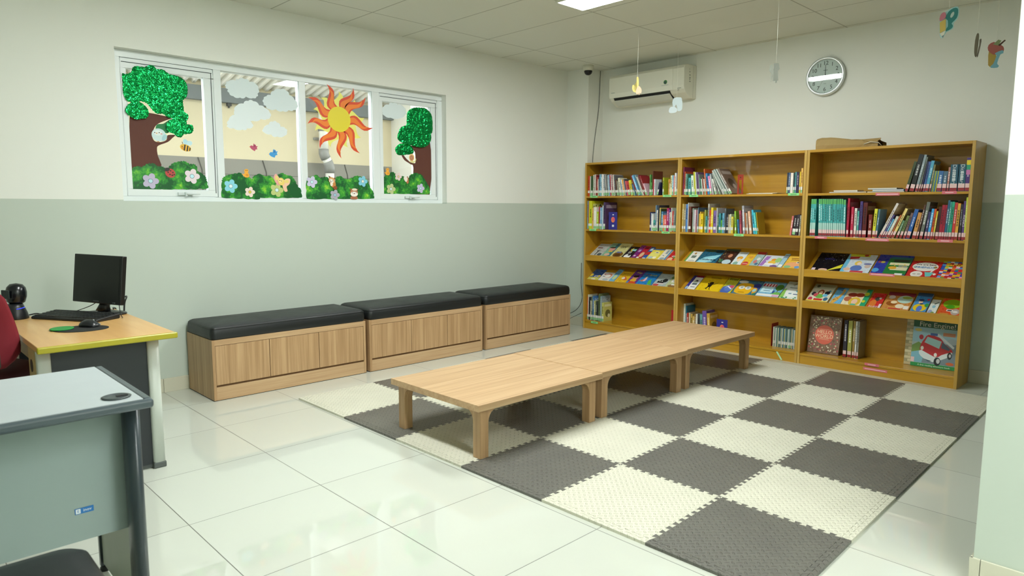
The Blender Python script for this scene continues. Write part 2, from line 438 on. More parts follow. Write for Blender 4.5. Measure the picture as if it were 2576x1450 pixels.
BOOK_ROWS = [
(1,0,'1030,228,217,0,c8401f 750,88,213,0,d8d4c8 630,258,216,0,2f5a2a 320,98,226,0,e0ddd0 200,108,228,2,8a8a80 70,108,229,5,e8e2d5 -60,138,225,7,7a2b2b -220,118,200,10,b3412f -360,88,179,13,d8d8d0 -470,108,200,16,3a4d66 -600,155,231,19,7fb2d0 -773,125,199,20,9cc6d8 -920,188,230,23,e5e0dc -1130,138,219,25,c8d0d8 -1290,108,226,28,40444a -1420,108,225,30,d0cbc0 -1550,108,225,33,2d2f35 -1680,168,218,35,a4b8c4 -1900,108,222,45,7fb4dc -2030,137,218,48,b81f36 -2200,98,224,50,efeae4 -2330,97,222,52,7a2030 -2460,117,220,55,e0d8d0 -2630,97,216,62,6b6f72 -2760,97,168,66,502028 -2890,107,161,69,7a6a50 -3030,127,153,72,8c8c80 -3230,215,185,90,e2dec2 -3520,96,168,105,8fb0d8 -3650,106,168,109,e7e7e0 -3790,135,167,112,e8a13a -3960,76,160,115,b0b0ac -4070,86,174,118,4a4d58 -4190,131,153,122,d06070 -4353,268,146,124,c23a34 -4680,250,159,135,e4d838 -4990,75,125,147,6a5a50 -5110,113,118,156,5f88b0 -5460,87,224,242,8c2b2b -5590,206,220,245,79b9e0 -5860,87,230,249,3e7ca8 -6020,93,226,252,8fa8a8 -6153,93,205,253,d9d4cc -6300,125,221,229,7d3a34 -6470,105,213,224,9b2f35 -6613,123,127,227,d9b2c0 -6910,118,206,0,5a9a4e -7050,118,128,0,5a9a4e -7230,88,240,0,6a3a2c -7340,88,159,0,c03a50 -7450,108,159,0,dfe8ee -7910,173,128,-131,2a2c55 -8430,138,172,0,a9b52c -9110,98,154,0,e0a050 -9230,88,113,0,d8d0a0 -9340,158,190,0,e8e0b0 -9520,128,191,0,70b8d8 -9670,108,188,0,d87a6a -9800,138,212,0,e6e6e6 -9960,65,205,0,b8b8b0 -10043,85,230,0,6a5a6a'),
(1,1,'1030,98,303,0,7ab0c0 910,78,300,0,c04030 810,418,303,0,c8cc20 360,158,229,0,e0b060 170,388,236,0,e8e4d8 -240,258,187,0,a8c020 -530,138,240,0,b03040 -700,268,233,0,7aa6c8 -1000,118,253,0,c8d8e0 -1150,238,288,0,4a3560 -7050,128,188,0,2a2a60 -7200,95,178,0,c0c8d0 -7313,135,168,0,e0e0dc -7470,218,110,0,3a9a90 -7720,95,256,0,6a8aa0 -7833,122,208,0,e8e0d8 -7973,115,256,0,3f4048 -8170,108,231,0,d8c060 -8300,68,221,0,404a30 -8390,188,195,0,4a80a8 -8600,118,160,0,e08030 -8740,248,160,0,d85a60 -9020,208,228,0,a02060 -9250,105,215,0,6a4a90 -9373,115,189,0,d8c8b0 -9510,98,231,0,c0c8c0 -9630,118,199,0,c83a2a -9790,108,202,0,8a8a80 -9940,105,206,0,5a6a70 -10063,17,263,0,b0c070 -10098,30,291,0,80c0a0'),
(2,0,'-10700,138,264,0,7a2a4a -10860,98,221,0,c05030 -10980,108,201,0,90a898 -11110,128,195,0,3a7a68 -11310,258,162,0,4aa0a8 -11710,247,182,43,d8e8dc -11990,78,216,49,b8c030 -12100,58,216,52,d0d040 -12190,75,212,54,e0e0d8 -12293,101,212,56,4a3a60 -12423,81,212,57,705080 -12533,74,192,59,8a9a90 -12660,137,154,69,407a60 -12830,77,147,73,d0d8d0 -12940,107,159,76,a06050 -13090,107,147,84,d0c8c0 -13230,116,240,87,c05a2a -13400,185,198,95,3a80b8 -13630,195,172,102,e080b0 -13890,115,191,114,b0b8b8 -14170,141,148,164,d8d8d0 -14620,78,218,241,a0a8a0 -14960,74,250,291,d8dcd8 -15100,82,258,297,98a8a0 -15250,82,263,302,c8ccc8 -15400,81,268,308,70807a -15560,80,270,315,d0d4d0 -15720,173,270,321,7a6a60 -20850,98,177,0,3a4050 -20970,158,177,0,4a6080 -21160,228,174,0,e8dcd0 -21420,105,175,0,2a4a50 -21543,102,181,0,60a0a0 -21663,215,176,0,3a3050 -21920,98,182,0,e0c030 -22040,148,210,0,e8b860'),
(2,1,'-10750,138,269,0,c8b060 -10930,188,266,0,9a8a60 -11140,198,266,0,5080c0 -11360,65,279,0,d0d0c8 -11443,255,243,0,6a3a30 -11870,88,227,0,8aa090 -11980,88,214,0,c0b8c8 -12090,125,214,0,d0c8c8 -12233,105,214,0,a06070 -12360,68,214,0,b0a0a0 -12450,68,234,0,506880 -12540,88,176,0,c0a030 -12650,98,195,0,d8b040 -12770,228,176,0,e8c820 -13140,108,211,0,a0a850 -13270,118,154,0,40a0a0 -13500,125,269,0,b8b8b0 -13643,135,212,0,d04028 -13810,218,234,0,e0c830 -14070,268,205,0,7a60a0 -14380,88,231,0,c0c0c8 -14490,128,162,0,406850 -14640,178,181,0,3a8a90 -14840,118,118,0,60b040 -14980,188,184,0,60a0c0 -15190,128,225,0,606870 -15420,148,175,0,303038 -15590,98,172,0,c8b890 -15730,118,175,0,d0d8c0 -15880,168,151,0,e0d050 -16280,138,203,38,90c040 -16570,137,128,63,3a80b0 -16770,167,208,51,b05060 -17050,197,251,45,a0a0a8 -17310,87,190,58,b06030 -17430,117,187,58,c8b8a8 -17680,206,203,75,e0b090 -18040,166,215,75,40b0d0 -18260,146,191,84,50c8c0 -18450,77,194,81,a89020 -21450,147,164,-55,d07070 -21760,267,170,-49,2a2428 -21970,187,176,-46,3a3038 -22180,118,169,-20,a0a090'),
(3,0,'-30160,183,230,-131,3a4a2a -30580,302,279,-110,1c2020 -30820,165,276,-100,8a9aa0 -30970,96,257,-94,707a70 -31100,87,225,-89,303050 -31290,127,223,-79,4060a0 -31530,206,227,-77,50a0c0 -31690,107,198,-69,7a7a50 -31770,28,153,-59,70a0b0 -31840,38,152,-55,d0d040 -31910,38,152,-51,70a0b0 -31970,28,152,-48,5a88a8 -32040,48,151,-44,d0d040 -32370,297,150,-37,3a6aa0 -32680,268,147,-26,4a6a80 -32840,118,175,-15,b07a70 -32890,478,194,0,24566a -33420,425,194,0,24566a -33863,265,237,0,4a3078'),
(3,1,'-23120,128,306,-3,46a8a8 -23267,125,306,-1,46a8a8 -23273,165,306,0,46a8a8 -23710,148,306,21,46a8a8 -23880,138,306,22,46a8a8 -24040,155,306,23,46a8a8 -24213,145,305,23,46a8a8 -24380,148,305,23,46a8a8 -24550,128,305,23,46a8a8 -24700,145,305,23,46a8a8 -24863,145,305,21,46a8a8 -25030,135,305,22,46a8a8 -25183,145,305,19,46a8a8 -25350,138,305,18,46a8a8 -25510,138,304,18,46a8a8 -25670,168,298,16,46a8a8 -25920,158,310,0,b02040 -26230,178,241,0,c03050 -26480,168,231,0,e8e4dc -26700,118,210,0,50a8a0 -26860,198,285,0,4a3a78 -27110,298,275,0,5a1a1c -27550,248,182,0,7a2a20 -28070,208,226,-25,d8d840 -28220,128,223,-38,50788a -28480,170,289,-236,d8d0c8 -28640,107,194,-231,504a80 -28800,107,159,-225,50a0c8 -29030,182,179,-222,c8c8b8 -29190,99,191,-214,b06030 -29410,174,242,-211,e8d080 -29710,159,143,-173,5a8060 -29960,171,180,-155,6a7a4a -30210,163,200,-137,7a6060 -30520,251,227,-129,3060a8 -30910,244,200,-98,c89050 -31070,116,259,-92,5a3a30 -31370,216,279,-80,6a7068 -31630,157,207,-59,403a68 -31840,167,228,-54,40a0e0 -32010,127,228,-49,d85a28 -32140,98,211,-47,d8c840 -32390,198,244,-36,4a2420 -32590,168,256,-32,a02038 -32750,138,256,-30,a02038 -32900,128,290,-28,306080 -33030,108,279,-26,40908a -33220,168,279,-24,30a080 -33420,178,273,-22,c03a38 -33620,178,267,-20,e0a840 -33840,148,261,-7,2a2830 -34022,140,284,-1,5a4080 -34028,100,310,0,c0d040'),
(1,2,'1060,75,252,0,d05030 967,107,278,0,d8d8c0 842,190,252,0,3a3a40 630,128,215,0,d8d0b0 480,148,256,0,6a7a60 310,168,269,0,4a7ab0 120,198,220,0,c0c080 -100,208,215,0,505a48 -330,168,201,0,303838 -520,228,301,0,60704a -780,168,276,0,8aa0a8 -980,248,209,0,c8c870'),
(2,2,'-10680,195,290,0,d0d8c8 -10893,125,271,0,2a7088 -11040,198,203,0,b04030 -11270,128,206,0,d0c8a0 -11460,198,199,0,c0a050 -11690,178,176,0,d0b060 -11890,118,204,0,9a7a40 -12040,178,204,0,d8d8d0 -12290,238,206,16,3a4048 -12580,258,206,26,60a0a0 -12880,427,243,34,6a50a0 -13360,317,222,44,c8a040 -19840,88,177,0,c8c8b0 -19950,88,174,0,8a9a90 -20070,78,171,0,d8d8cc -20180,88,176,0,6a8a80 -20290,88,173,0,b0b8a0 -20400,88,177,0,40606a -20520,78,174,0,98a890 -20630,78,171,0,d0d0c0 -20740,78,175,0,50788a -20850,88,172,0,a8a878 -20960,88,176,0,70909a -21070,88,174,0,4a6a60 -21180,88,171,0,c0c8b8 -21290,88,175,0,8aa0a0 -21400,88,172,0,5a7060 -21510,88,177,0,b8b090 -21620,78,173,0,7a9a98 -21730,78,170,0,d0d4c8 -21840,78,175,0,6a8078'),
(3,2,'-25870,278,310,0,302c38 -26220,308,310,0,a0a050 -26600,158,310,0,9a8040 -26790,118,310,0,e0e0d8 -26950,128,310,0,8a8a80')]
CUT = {
'crown1': '-120,2211 -103,2205 -67,2222 -58,2249 -36,2267 18,2267 52,2286 81,2280 94,2264 136,2267 172,2242 217,2239 263,2222 288,2186 291,2138 280,2097 255,2074 255,2038 229,2011 190,2007 150,1964 112,1968 78,1965 47,1993 26,2022 5,2035 -38,2038 -88,2025 -112,2046 -123,2090 -121,2128 -122,2173',
'tuftL': '-112,1985 -89,2014 -49,2037 0,2012 24,1975 15,1932 -23,1921 -56,1914 -94,1933 -117,1958',
'tuftR': '131,1962 159,2004 206,2029 238,2044 261,2031 260,1994 288,1977 284,1944 263,1930 218,1946 171,1942',
'tuftR2': '138,1888 179,1935 218,1958 272,1943 274,1907 310,1906 318,1874 299,1844 251,1837 234,1814 203,1817 185,1836 151,1845',
'leafback': '70,1864 83,1892 121,1899 152,1922 184,1937 178,1896 152,1838 118,1840 80,1841',
'trunk1': '-90,1928 -74,1952 28,1966 139,1953 184,1951 176,1940 122,1915 83,1892 61,1863 45,1814 58,1776 99,1771 138,1789 147,1822 197,1826 177,1804 145,1774 83,1746 72,1721 75,1674 85,1587 -96,1563',
'bush1': '-98,1563 -84,1587 -51,1597 -30,1590 9,1615 46,1617 67,1598 97,1599 116,1588 125,1556 174,1525 180,1493 176,1445 -1,1439 -104,1441',
'bush2': '143,1597 175,1627 223,1641 254,1643 285,1624 317,1625 336,1605 331,1580 363,1565 390,1541 397,1516 407,1457 284,1449 174,1449 162,1525 157,1565',
'bush3': '508,1510 518,1536 549,1554 592,1564 650,1575 666,1549 706,1546 728,1534 749,1490 784,1456 790,1381 664,1386 499,1390',
'bush4': '737,1521 747,1552 798,1576 843,1555 881,1561 908,1539 938,1567 977,1587 1015,1570 1053,1567 1082,1535 1109,1481 1129,1472 1141,1398 979,1395 781,1394 747,1455',
'bush5': '1185,1388 1187,1524 1226,1565 1284,1583 1310,1556 1360,1569 1414,1547 1467,1491 1502,1393',
'bush6': '1427,1393 1445,1515 1461,1573 1507,1581 1535,1559 1582,1556 1651,1587 1699,1581 1758,1557 1786,1489 1816,1456 1824,1397',
'bush7': '1925,1442 1931,1580 1973,1607 2037,1636 2079,1611 2165,1596 2219,1535 2223,1447',
'bush8': '2195,1445 2198,1570 2232,1616 2288,1636 2355,1621 2400,1567 2440,1513 2450,1449',
'c1': '577,2228 596,2251 648,2261 670,2273 718,2281 753,2266 797,2259 821,2219 812,2184 802,2161 775,2147 721,2152 677,2140 625,2145 596,2167 589,2191 574,2206',
'c2': '861,2150 885,2174 918,2187 943,2220 1000,2240 1047,2233 1070,2204 1113,2173 1136,2140 1130,2108 1100,2089 1061,2085 1013,2073 956,2081 904,2076 877,2100 860,2120',
'c3': '629,2040 652,2081 701,2099 738,2122 778,2124 822,2098 863,2085 903,2054 907,2019 878,1999 832,1995 767,1976 696,1983 640,1995',
'c4': '574,1930 582,1964 628,2010 663,2022 698,2017 723,1977 758,1958 761,1928 720,1916 684,1903 614,1908 576,1913',
'c5': '847,1922 895,1961 929,1984 961,1980 989,1951 1027,1941 1040,1915 1020,1882 957,1871 910,1883 851,1896',
'c6': '1940,2174 1956,2205 2008,2228 2050,2243 2103,2238 2166,2223 2187,2190 2176,2145 2122,2118 2026,2114 1964,2125 1944,2153',
'crown2': '2191,2119 2197,2172 2231,2206 2286,2226 2342,2230 2398,2231 2455,2196 2477,2144 2478,2027 2452,1997 2463,1962 2428,1932 2337,1935 2227,1981 2190,2048',
'crown2b': '2081,1952 2119,2034 2174,2056 2218,2086 2317,2103 2407,2057 2452,2016 2457,1953 2416,1895 2336,1872 2280,1878 2236,1884 2138,1900 2096,1919',
'tuft2': '2068,1844 2106,1885 2171,1898 2236,1885 2269,1842 2257,1810 2191,1800 2104,1790 2078,1813',
'trunk2': '2458,1963 2450,1444 2262,1441 2266,1681 2233,1715 2168,1748 2137,1790 2153,1796 2190,1762 2234,1733 2284,1726 2290,1754 2285,1825 2247,1877 2292,1915'}
SPOT = {'lady': (150, 1559, 37), 'f1': (17, 1498, 54), 'f2': (297, 1540, 54), 'bird': (88, 1819, 46), 'bee': (262, 1743, 39), 'pink': (763, 1776, 31), 'blue': (919, 1737, 36), 'chick1': (690, 1576, 31), 'f3': (568, 1475, 51), 'f4': (713, 1434, 40), 'f5': (930, 1453, 54), 'butter': (974, 1519, 63), 'sun': (1500, 2051, 105), 'f6': (1233, 1525, 48), 'f7': (1713, 1543, 47), 'f8': (1440, 1422, 45), 'panda': (1413, 1526, 49), 'deer': (1622, 1437, 50), 'snail': (2256, 1761, 40), 'chick2': (1979, 1638, 31), 'f9': (2095, 1597, 37), 'f10': (2013, 1484, 48), 'f11': (2342, 1497, 44), 'fox': (2181, 1566, 31)}
SUN_A = [(1393, 2325), (1642, 2324), (1761, 2264), (1827, 2008), (1692, 1782), (1512, 1729), (1315, 1799), (1212, 1991), (1224, 2199)]
SUN_B = [(1502, 2282), (1654, 2230), (1744, 2087), (1708, 1917), (1576, 1825), (1411, 1816), (1278, 1941), (1267, 2110), (1340, 2212)]
# ------------------------------------------------------------------ the room
YN = .4635          # face of the window wall
XE = 4.56           # face of the bookcase wall
H = 2.812
struct('floor', MB().box(-3.6, 4.7, -7.6, .7, -.1, 0), FLOOR)
struct('ceiling', MB().box(-3.6, 4.7, -7.6, .7, H, H + .1), CEIL)
wx0, wx1, wz0, wz1 = -.18, 2.592, 1.357, 2.366
w = MB()
w.box(-3.5, wx0, YN, .62, 0, H).box(wx1, 4.7, YN, .62, 0, H).box(wx0, wx1, YN, .62, 0, wz0).box(wx0, wx1, YN, .62, wz1, H)
struct('wall_north', w, WALL)
struct('wall_east', MB().box(XE, 4.7, -7.5, YN, 0, H), WALL)
struct('wall_column', MB().box(4.31, XE, .168, YN, 0, H), WALL)
struct('wall_west', MB().box(-3.6, -3.5, -7.5, YN, 0, H), WALL)
struct('wall_south', MB().box(-3.5, 4.7, -7.6, -7.5, 0, H), WALL)
struct('wall_right', MB().box(1.238, 1.40, -7.5, -4.178, 0, H), WALL)
def skirt(name, runs):
    b = MB()
    for x0, x1, y0, y1 in runs:
        alongx = (x1 - x0) > (y1 - y0); L0, L1 = (x0, x1) if alongx else (y0, y1)
        k = math.floor(L0 / .6)
        while k * .6 < L1:
            a, c = max(L0, k * .6 + .001), min(L1, k * .6 + .599)
            if c - a > .004:
                b.box(*((a, c, y0, y1) if alongx else (x0, x1, a, c)), 0, .1)
            k += 1
    struct(name, b, SKIRT, bevel=.0015)
skirt('baseboard_north', [(-3.5, 4.31, YN - .009, YN)])
skirt('baseboard_east', [(XE - .009, XE, -7.5, .167), (4.301, 4.31, .168, YN - .01)])
skirt('baseboard_right', [(1.229, 1.238, -7.5, -4.169), (1.229, 1.40, -4.178, -4.169)])
skirt('baseboard_west', [(-3.5, -3.491, -7.5, YN - .01)])

# ---- window: frame, three mullions, two hinged sashes, four panes
win = bpy.data.objects.new('window_1', None); COL.objects.link(win); win['kind'] = 'structure'
win.location = (1.2, .56, 1.357); WM[win.name] = Matrix.Translation(win.location)
y0, y1 = .53, .60
f = MB()
f.box(wx0, wx1, y0, y1, wz0, 1.39).box(wx0, wx1, y0, y1, 2.318, wz1).box(wx0, -.135, y0, y1, 1.39, 2.318).box(2.538, wx1, y0, y1, 1.39, 2.318)
part('window_frame', f, WHITE_ALU, win, bevel=.003)
for a, b in ((.478, .532), (1.15, 1.203), (1.83, 1.9)):
    part('mullion', MB().box(a, b, y0, y1, 1.39, 2.318), WHITE_ALU, win, bevel=.003)
for a, b, s in ((-.133, .476, 1), (1.902, 2.536, -1)):
    m = MB(); t = .036
    m.box(a, b, y0 + .006, y1 - .01, 1.392, 1.44).box(a, b, y0 + .006, y1 - .01, 2.25, 2.316)
    m.box(a, a + t, y0 + .006, y1 - .01, 1.44, 2.25).box(b - t - .03, b, y0 + .006, y1 - .01, 1.44, 2.25)
    sa = part('sash', m, WHITE_ALU, win, bevel=.004)
    gsk = MB(); e = .0022
    gsk.box(a + .008, b - .008, y0 + .0035, y0 + .0058, 2.286, 2.286 + 2 * e).box(b - .014 - e, b - .014 + e, y0 + .0035, y0 + .0058, 1.42, 2.286)
    part('gasket', gsk, mat('3c4646', .6), sa)
    hx = .24 if s == 1 else 2.205
    h = MB().box(hx - .05, hx + .05, y0 - .012, y0 + .006, 1.402, 1.422).box(hx - .008, hx + .008, y0 - .03, y0 - .012, 1.396, 1.424)
    h.tube([(hx, y0 - .028, 1.414), (hx + .03, y0 - .034, 1.412), (hx + .095, y0 - .03, 1.414)], [.009, .008, .006])
    part('sash_handle', h, mat('cdd6d6', .3), sa, bevel=.002)
for a, b, z0, z1 in ((-.098, .411, 1.44, 2.25), (.532, 1.15, 1.39, 2.318), (1.203, 1.83, 1.39, 2.318), (1.938, 2.471, 1.44, 2.25)):
    part('glass_pane', MB().box(a, b, .545, .55, z0, z1), GLASS, win)

# ---- the covered passage outside the window
struct('wall_outside', MB().box(-2.5, 6.5, 2.3, 2.42, 0, 1.803, 1).box(-2.5, 6.5, 2.3, 2.42, 1.803, 3.3, 0), [mat('c9bda0', .8), mat('86827a', .8)])
struct('trim_1', MB().box(-2.5, 6.5, 2.24, 2.3, 2.347, 2.482), mat('6b7072', .6))
struct('floor_outside', MB().box(-2.5, 6.5, .62, 2.3, -.1, 0), mat('8e8c84', .8))
struct('wall_pier', MB().box(3.22, 4.3, 1.9, 2.3, 0, 3.1), mat('d8d6cc', .8))
jn = MB()
for x in (.97, 1.62, 2.58, 3.1):
    jn.tube([(x, 2.2985, 1.80), (x + .035, 2.2985, 1.68), (x + .035, 2.2985, 1.2)], .006, 5)
jn.box(-2.5, 6.5, 2.2985, 2.301, 1.645, 1.65)
struct('trim_2', jn, mat('4f4c46', .8))
def corrugated(name, x0, x1, ya, za, yb, zb, m, pitch=.09, amp=.014):
    n = int((x1 - x0) / pitch * 8); v = []; fc = []
    for i in range(n + 1):
        x = x0 + (x1 - x0) * i / n; d = amp * max(-1, min(1, 1.6 * math.sin(2 * PI * x / pitch)))
        v += [(x, ya, za + d), (x, yb, zb + d), (x, ya, za + d + .006), (x, yb, zb + d + .006)]
    for i in range(n):
        a = 4 * i; fc += [(a, a + 4, a + 5, a + 1), (a + 2, a + 3, a + 7, a + 6), (a, a + 2, a + 6, a + 4), (a + 1, a + 5, a + 7, a + 3)]
    return struct(name, MB().add(v, fc), m)
corrugated('roof_outside', -2.5, 6.5, 2.42, 2.49, 1.25, 2.78, mat('dedad0', .6))
# rain pipe with an offset
pipe = thing('drain_pipe', 'white rain pipe with grey elbow joints on the beige wall outside', 'pipe', (2.28, 2.2, 0))
PW, PG = mat('d6d4cc', .4), mat('84837f', .45)
part('pipe_section', MB().tube([(2.27, 2.2, 2.4), (2.27, 2.2, 1.93)], .048, 14), PW, pipe)
part('pipe_section', MB().tube([(2.29, 2.2, 1.86), (2.33, 2.2, 1.79)], .048, 14), PW, pipe)
part('pipe_section', MB().tube([(2.335, 2.2, 1.69), (2.335, 2.2, 0.0)], .048, 14), PW, pipe)
part('elbow_joint', MB().tube([(2.27, 2.2, 1.95), (2.27, 2.2, 1.905), (2.276, 2.2, 1.885), (2.295, 2.2, 1.852)], .055, 14), PG, pipe)
part('elbow_joint', MB().tube([(2.31, 2.2, 1.82), (2.328, 2.2, 1.785), (2.335, 2.2, 1.76), (2.335, 2.2, 1.70)], .055, 14), PG, pipe)
part('elbow_joint', MB().tube([(2.27, 2.2, 2.14), (2.27, 2.2, 2.2)], .055, 14), PG, pipe)
part('wall_clip', MB().box(2.2, 2.34, 2.245, 2.302, 2.05, 2.075), PG, pipe)
solo('beam_bracket', MB().box(1.27, 1.31, 2.262, 2.302, 2.318, 2.347).box(1.285, 1.297, 2.275, 2.3, 2.3, 2.318), mat('3a3a3a', .5), 'small black bracket under the grey beam outside the window', 'bracket')

# ------------------------------------------------------------------ paper decorations on the panes
def cut_pts(k): return [tuple(int(q) / 1000 for q in p.split(',')) for p in CUT[k].split()]
def sheet(mb, pts, y, t=.0009, mi=0):
    return mb.prism([(z, x) for x, z in pts], y - t, y, 1, mi)
yG, yF = .5445, .5285       # on the glass / across the frame
def cutout(name, key, y, m, label, cat, group=None, k=3):
    return solo(name, sheet(MB(), scallop(cut_pts(key), 1, .010), y), m, label, cat, group=group)
def scallop(pts, n=2, amp=.006):
    """a leafy edge: little bulges along the outline"""
    out = []; L = len(pts)
    cx = sum(p[0] for p in pts) / L; cz = sum(p[1] for p in pts) / L
    for i in range(L):
        a, b = pts[i], pts[(i + 1) % L]
        for j in range(n * 4):
            t = j / (n * 4); x = a[0] + (b[0] - a[0]) * t; z = a[1] + (b[1] - a[1]) * t
            d = math.hypot(x - cx, z - cz) or 1; h = amp * abs(math.sin(PI * t * n))
            out.append((x + (x - cx) / d * h, z + (z - cz) / d * h))
    return out
def foil_sheet(pts, y, t=.006):
    """crumpled foil: thin sheet with a puckered front"""
    P = scallop(smooth_loop(pts, 2), 1, .004)
    out = []
    for p in P:
        if not out or math.dist(p, out[-1]) > .002: out.append(p)
    if math.dist(out[0], out[-1]) < .002: out.pop()
    rg = random.Random(len(out)); n = len(out); vs = [Vector(p) for p in out]
    x0, x1 = min(p[0] for p in out), max(p[0] for p in out); z0, z1 = min(p[1] for p in out), max(p[1] for p in out)
    def inside(x, z):
        c = False
        for i in range(n):
            (ax, az), (bx, bz) = out[i - 1], out[i]
            if (az > z) != (bz > z) and x < (bx - ax) * (z - az) / (bz - az) + ax: c = not c
        return c
    st = .015; a = x0
    while a < x1:
        c = z0
        while c < z1:
            px, pz = a + rg.uniform(-.5, .5) * st, c + rg.uniform(-.5, .5) * st
            if inside(px, pz) and min((Vector((px, pz)) - q).length for q in vs[:n]) > .005: vs.append(Vector((px, pz)))
            c += st
        a += st
    from mathutils.geometry import delaunay_2d_cdt
    v2, e2, f2, *_ = delaunay_2d_cdt(vs, [(i, (i + 1) % n) for i in range(n)], [], 1, 1e-6)
    V = [(p.x, y - .0004 - (rg.uniform(0, t) if i >= n else 0), p.y) for i, p in enumerate(v2)]
    m = MB().add(V, [tuple(f) for f in f2])
    m.add([(p[0], y, p[1]) for p in out], [tuple(range(n))])
    return m.add([(p[0], y - .0004, p[1]) for p in out] + [(p[0], y, p[1]) for p in out], [(i, (i + 1) % n, n + (i + 1) % n, n + i) for i in range(n)])
t1 = thing('paper_tree', 'large paper tree with green foil crown on the leftmost window pane', 'decoration', (.05, yG, 1.5))
BARK = mat('5a2f22', .7)
part('trunk', sheet(MB(), smooth_loop(cut_pts('trunk1')), yG), BARK, t1)
part('leaf_backing', sheet(MB(), smooth_loop(cut_pts('leafback')), yG - .0012), mat('1c7a44', .3), t1)
part('foil_crown', foil_sheet(cut_pts('crown1'), yF), FOIL, t1)
part('foil_tuft', foil_sheet(cut_pts('tuftL'), yF - .0045), FOIL, t1)
part('foil_tuft', foil_sheet(cut_pts('tuftR'), yF + .0046), FOIL, t1)
part('foil_tuft', foil_sheet(cut_pts('tuftR2'), yF), FOIL, t1)
t2 = thing('paper_tree', 'smaller paper tree with green foil crown on the rightmost window pane', 'decoration', (2.35, yG, 1.5))
part('trunk', sheet(MB(), smooth_loop(cut_pts('trunk2')), yG), BARK, t2)
part('foil_crown', foil_sheet(cut_pts('crown2'), yF), FOIL, t2)
part('foil_crown', foil_sheet(cut_pts('crown2b'), yF - .0045), FOIL, t2)
part('foil_tuft', foil_sheet(cut_pts('tuft2'), yG - .002), FOIL, t2)
G = 'paper bushes along the window sill'
for key, y, lab in (('bush1', yG - .0024, 'green paper bush at the foot of the large foil tree'),
                    ('bush2', yG - .0012, 'green paper bush on the leftmost pane right of the ladybird'),
                    ('bush3', yF, 'left green paper bush on the second pane under the clouds'),
                    ('bush4', yF - .0012, 'right green paper bush on the second pane behind the butterfly'),
                    ('bush5', yF, 'green paper bush left of the red panda under the sun'),
                    ('bush6', yF - .0012, 'green paper bush behind the deer under the sun'),
                    ('bush7', yG - .0012, 'green paper bush on the rightmost pane below the small chick'),
                    ('bush8', yG - .0024, 'green paper bush at the foot of the smaller foil tree')):
    solo('paper_bush', sheet(MB(), scallop(smooth_loop(cut_pts(key), 1), 2, .007), y), BUSH, lab, 'decoration', group=G)
CLOUD = mat('dae6e9', .7)
for key, y, lab in (('c1', yG, 'pale grey paper cloud at the upper left of the second pane'),
                    ('c2', yG, 'pale grey paper cloud beside the middle mullion, highest on the right'),
                    ('c3', yG, 'large paper cloud in the middle of the second pane'),
                    ('c4', yG - .0012, 'paper cloud overlapping the lower left of the large middle cloud'),
                    ('c5', yG, 'small paper cloud lowest on the second pane'),
                    ('c6', yG, 'pale grey paper cloud beside the smaller foil tree')):
    cutout('paper_cloud', key, y, CLOUD if key in ('c1', 'c2', 'c6') else mat('e2ecef', .7), lab, 'decoration', 'paper clouds on the window')

sx, sz, sr = [q / 1000 for q in SPOT['sun']]
sr = .107
sun = thing('paper_sun', 'yellow paper sun with wavy orange and yellow rays on third pane', 'decoration', (sx, yF, sz))
def wavy(tip, w, back=.0, bend=.03, n=9):
    tx, tz = tip[0] / 1000 - sx, tip[1] / 1000 - sz; L = math.hypot(tx, tz); ux, uz = tx / L, tz / L; px, pz = -uz, ux
    l, r = [], []
    r0 = sr * .8
    for i in range(n + 1):
        t = i / n; d = r0 + (L - r0) * t; o = bend * math.sin(2 * PI * t) * (1 - .25 * t); hw = w * (1 - t ** 1.9) * (1 + .12 * math.sin(PI * t))
        cx, cz = sx + ux * d + px * o, sz + uz * d + pz * o
        l.append((cx + px * hw, cz + pz * hw)); r.append((cx - px * hw, cz - pz * hw))
    return l + r[::-1][1:]
for tip in SUN_B: part('yellow_ray', sheet(MB(), wavy(tip, .044, bend=.024), yF), mat('ece874', .5), sun)
for tip in SUN_A:
    b = sheet(MB(), wavy(tip, .037, bend=.028), yF - .0011)
    sheet(b, wavy((sx * 1000 + (tip[0] - sx * 1000) * .88, sz * 1000 + (tip[1] - sz * 1000) * .88), .022, bend=.025), yF - .002, .0004, 1)
    part('orange_ray', b, [mat('d9481c', .5), mat('ee7f1e', .5)], sun)
part('sun_disc', sheet(MB(), oval(sx, sz, .107, .104, 40), yF - .0025, .0012), mat('e3d21c', .45), sun)

def flower(key, y, petal, centre, lab):
    x, z, r = [q / 1000 for q in SPOT[key]]
    o = thing('paper_flower', lab, 'decoration', (x, y, z), group='paper flowers among the bushes')
    pts = []
    for i in range(60):
        a = 2 * PI * i / 60 + .3
        rr = r * (.62 + .40 * abs(math.cos(2.5 * a)) ** .8)
        pts.append((x + rr * math.cos(a), z + rr * math.sin(a)))
    part('petals', sheet(MB(), pts, y), mat(petal, .5), o)
    b = sheet(MB(), oval(x, z, r * .30, n=18), y - .0009, .0005); sheet(b, oval(x, z, r * .25, n=18), y - .0014, .0004, 1)
    part('flower_centre', b, [mat('5a6a74', .5), mat(centre, .5)], o)
yA, yB = yG - .0038, yF - .0028
flower('f1', yA, 'b9b1cb', 'b9dfe6', 'lavender paper flower on the bush under the large tree trunk')
flower('f2', yA, 'e3d6dc', 'b9e4ee', 'pale pink paper flower right of the ladybird')
flower('f3', yB, '86cfe0', 'd9eef0', 'turquoise paper flower at the left of the second pane')
flower('f4', yB, 'ecd8cc', 'd8c840', 'small peach paper flower with yellow centre below the orange chick')
flower('f5', yB, 'b9c67c', 'cfeaea', 'olive green paper flower under the yellow butterfly')
flower('f6', yB, 'c9c4e0', 'c4e8ee', 'lilac paper flower left of the red panda')
flower('f7', yB, '7fc6dc', 'e4e6d8', 'turquoise paper flower at the right end of the third pane')
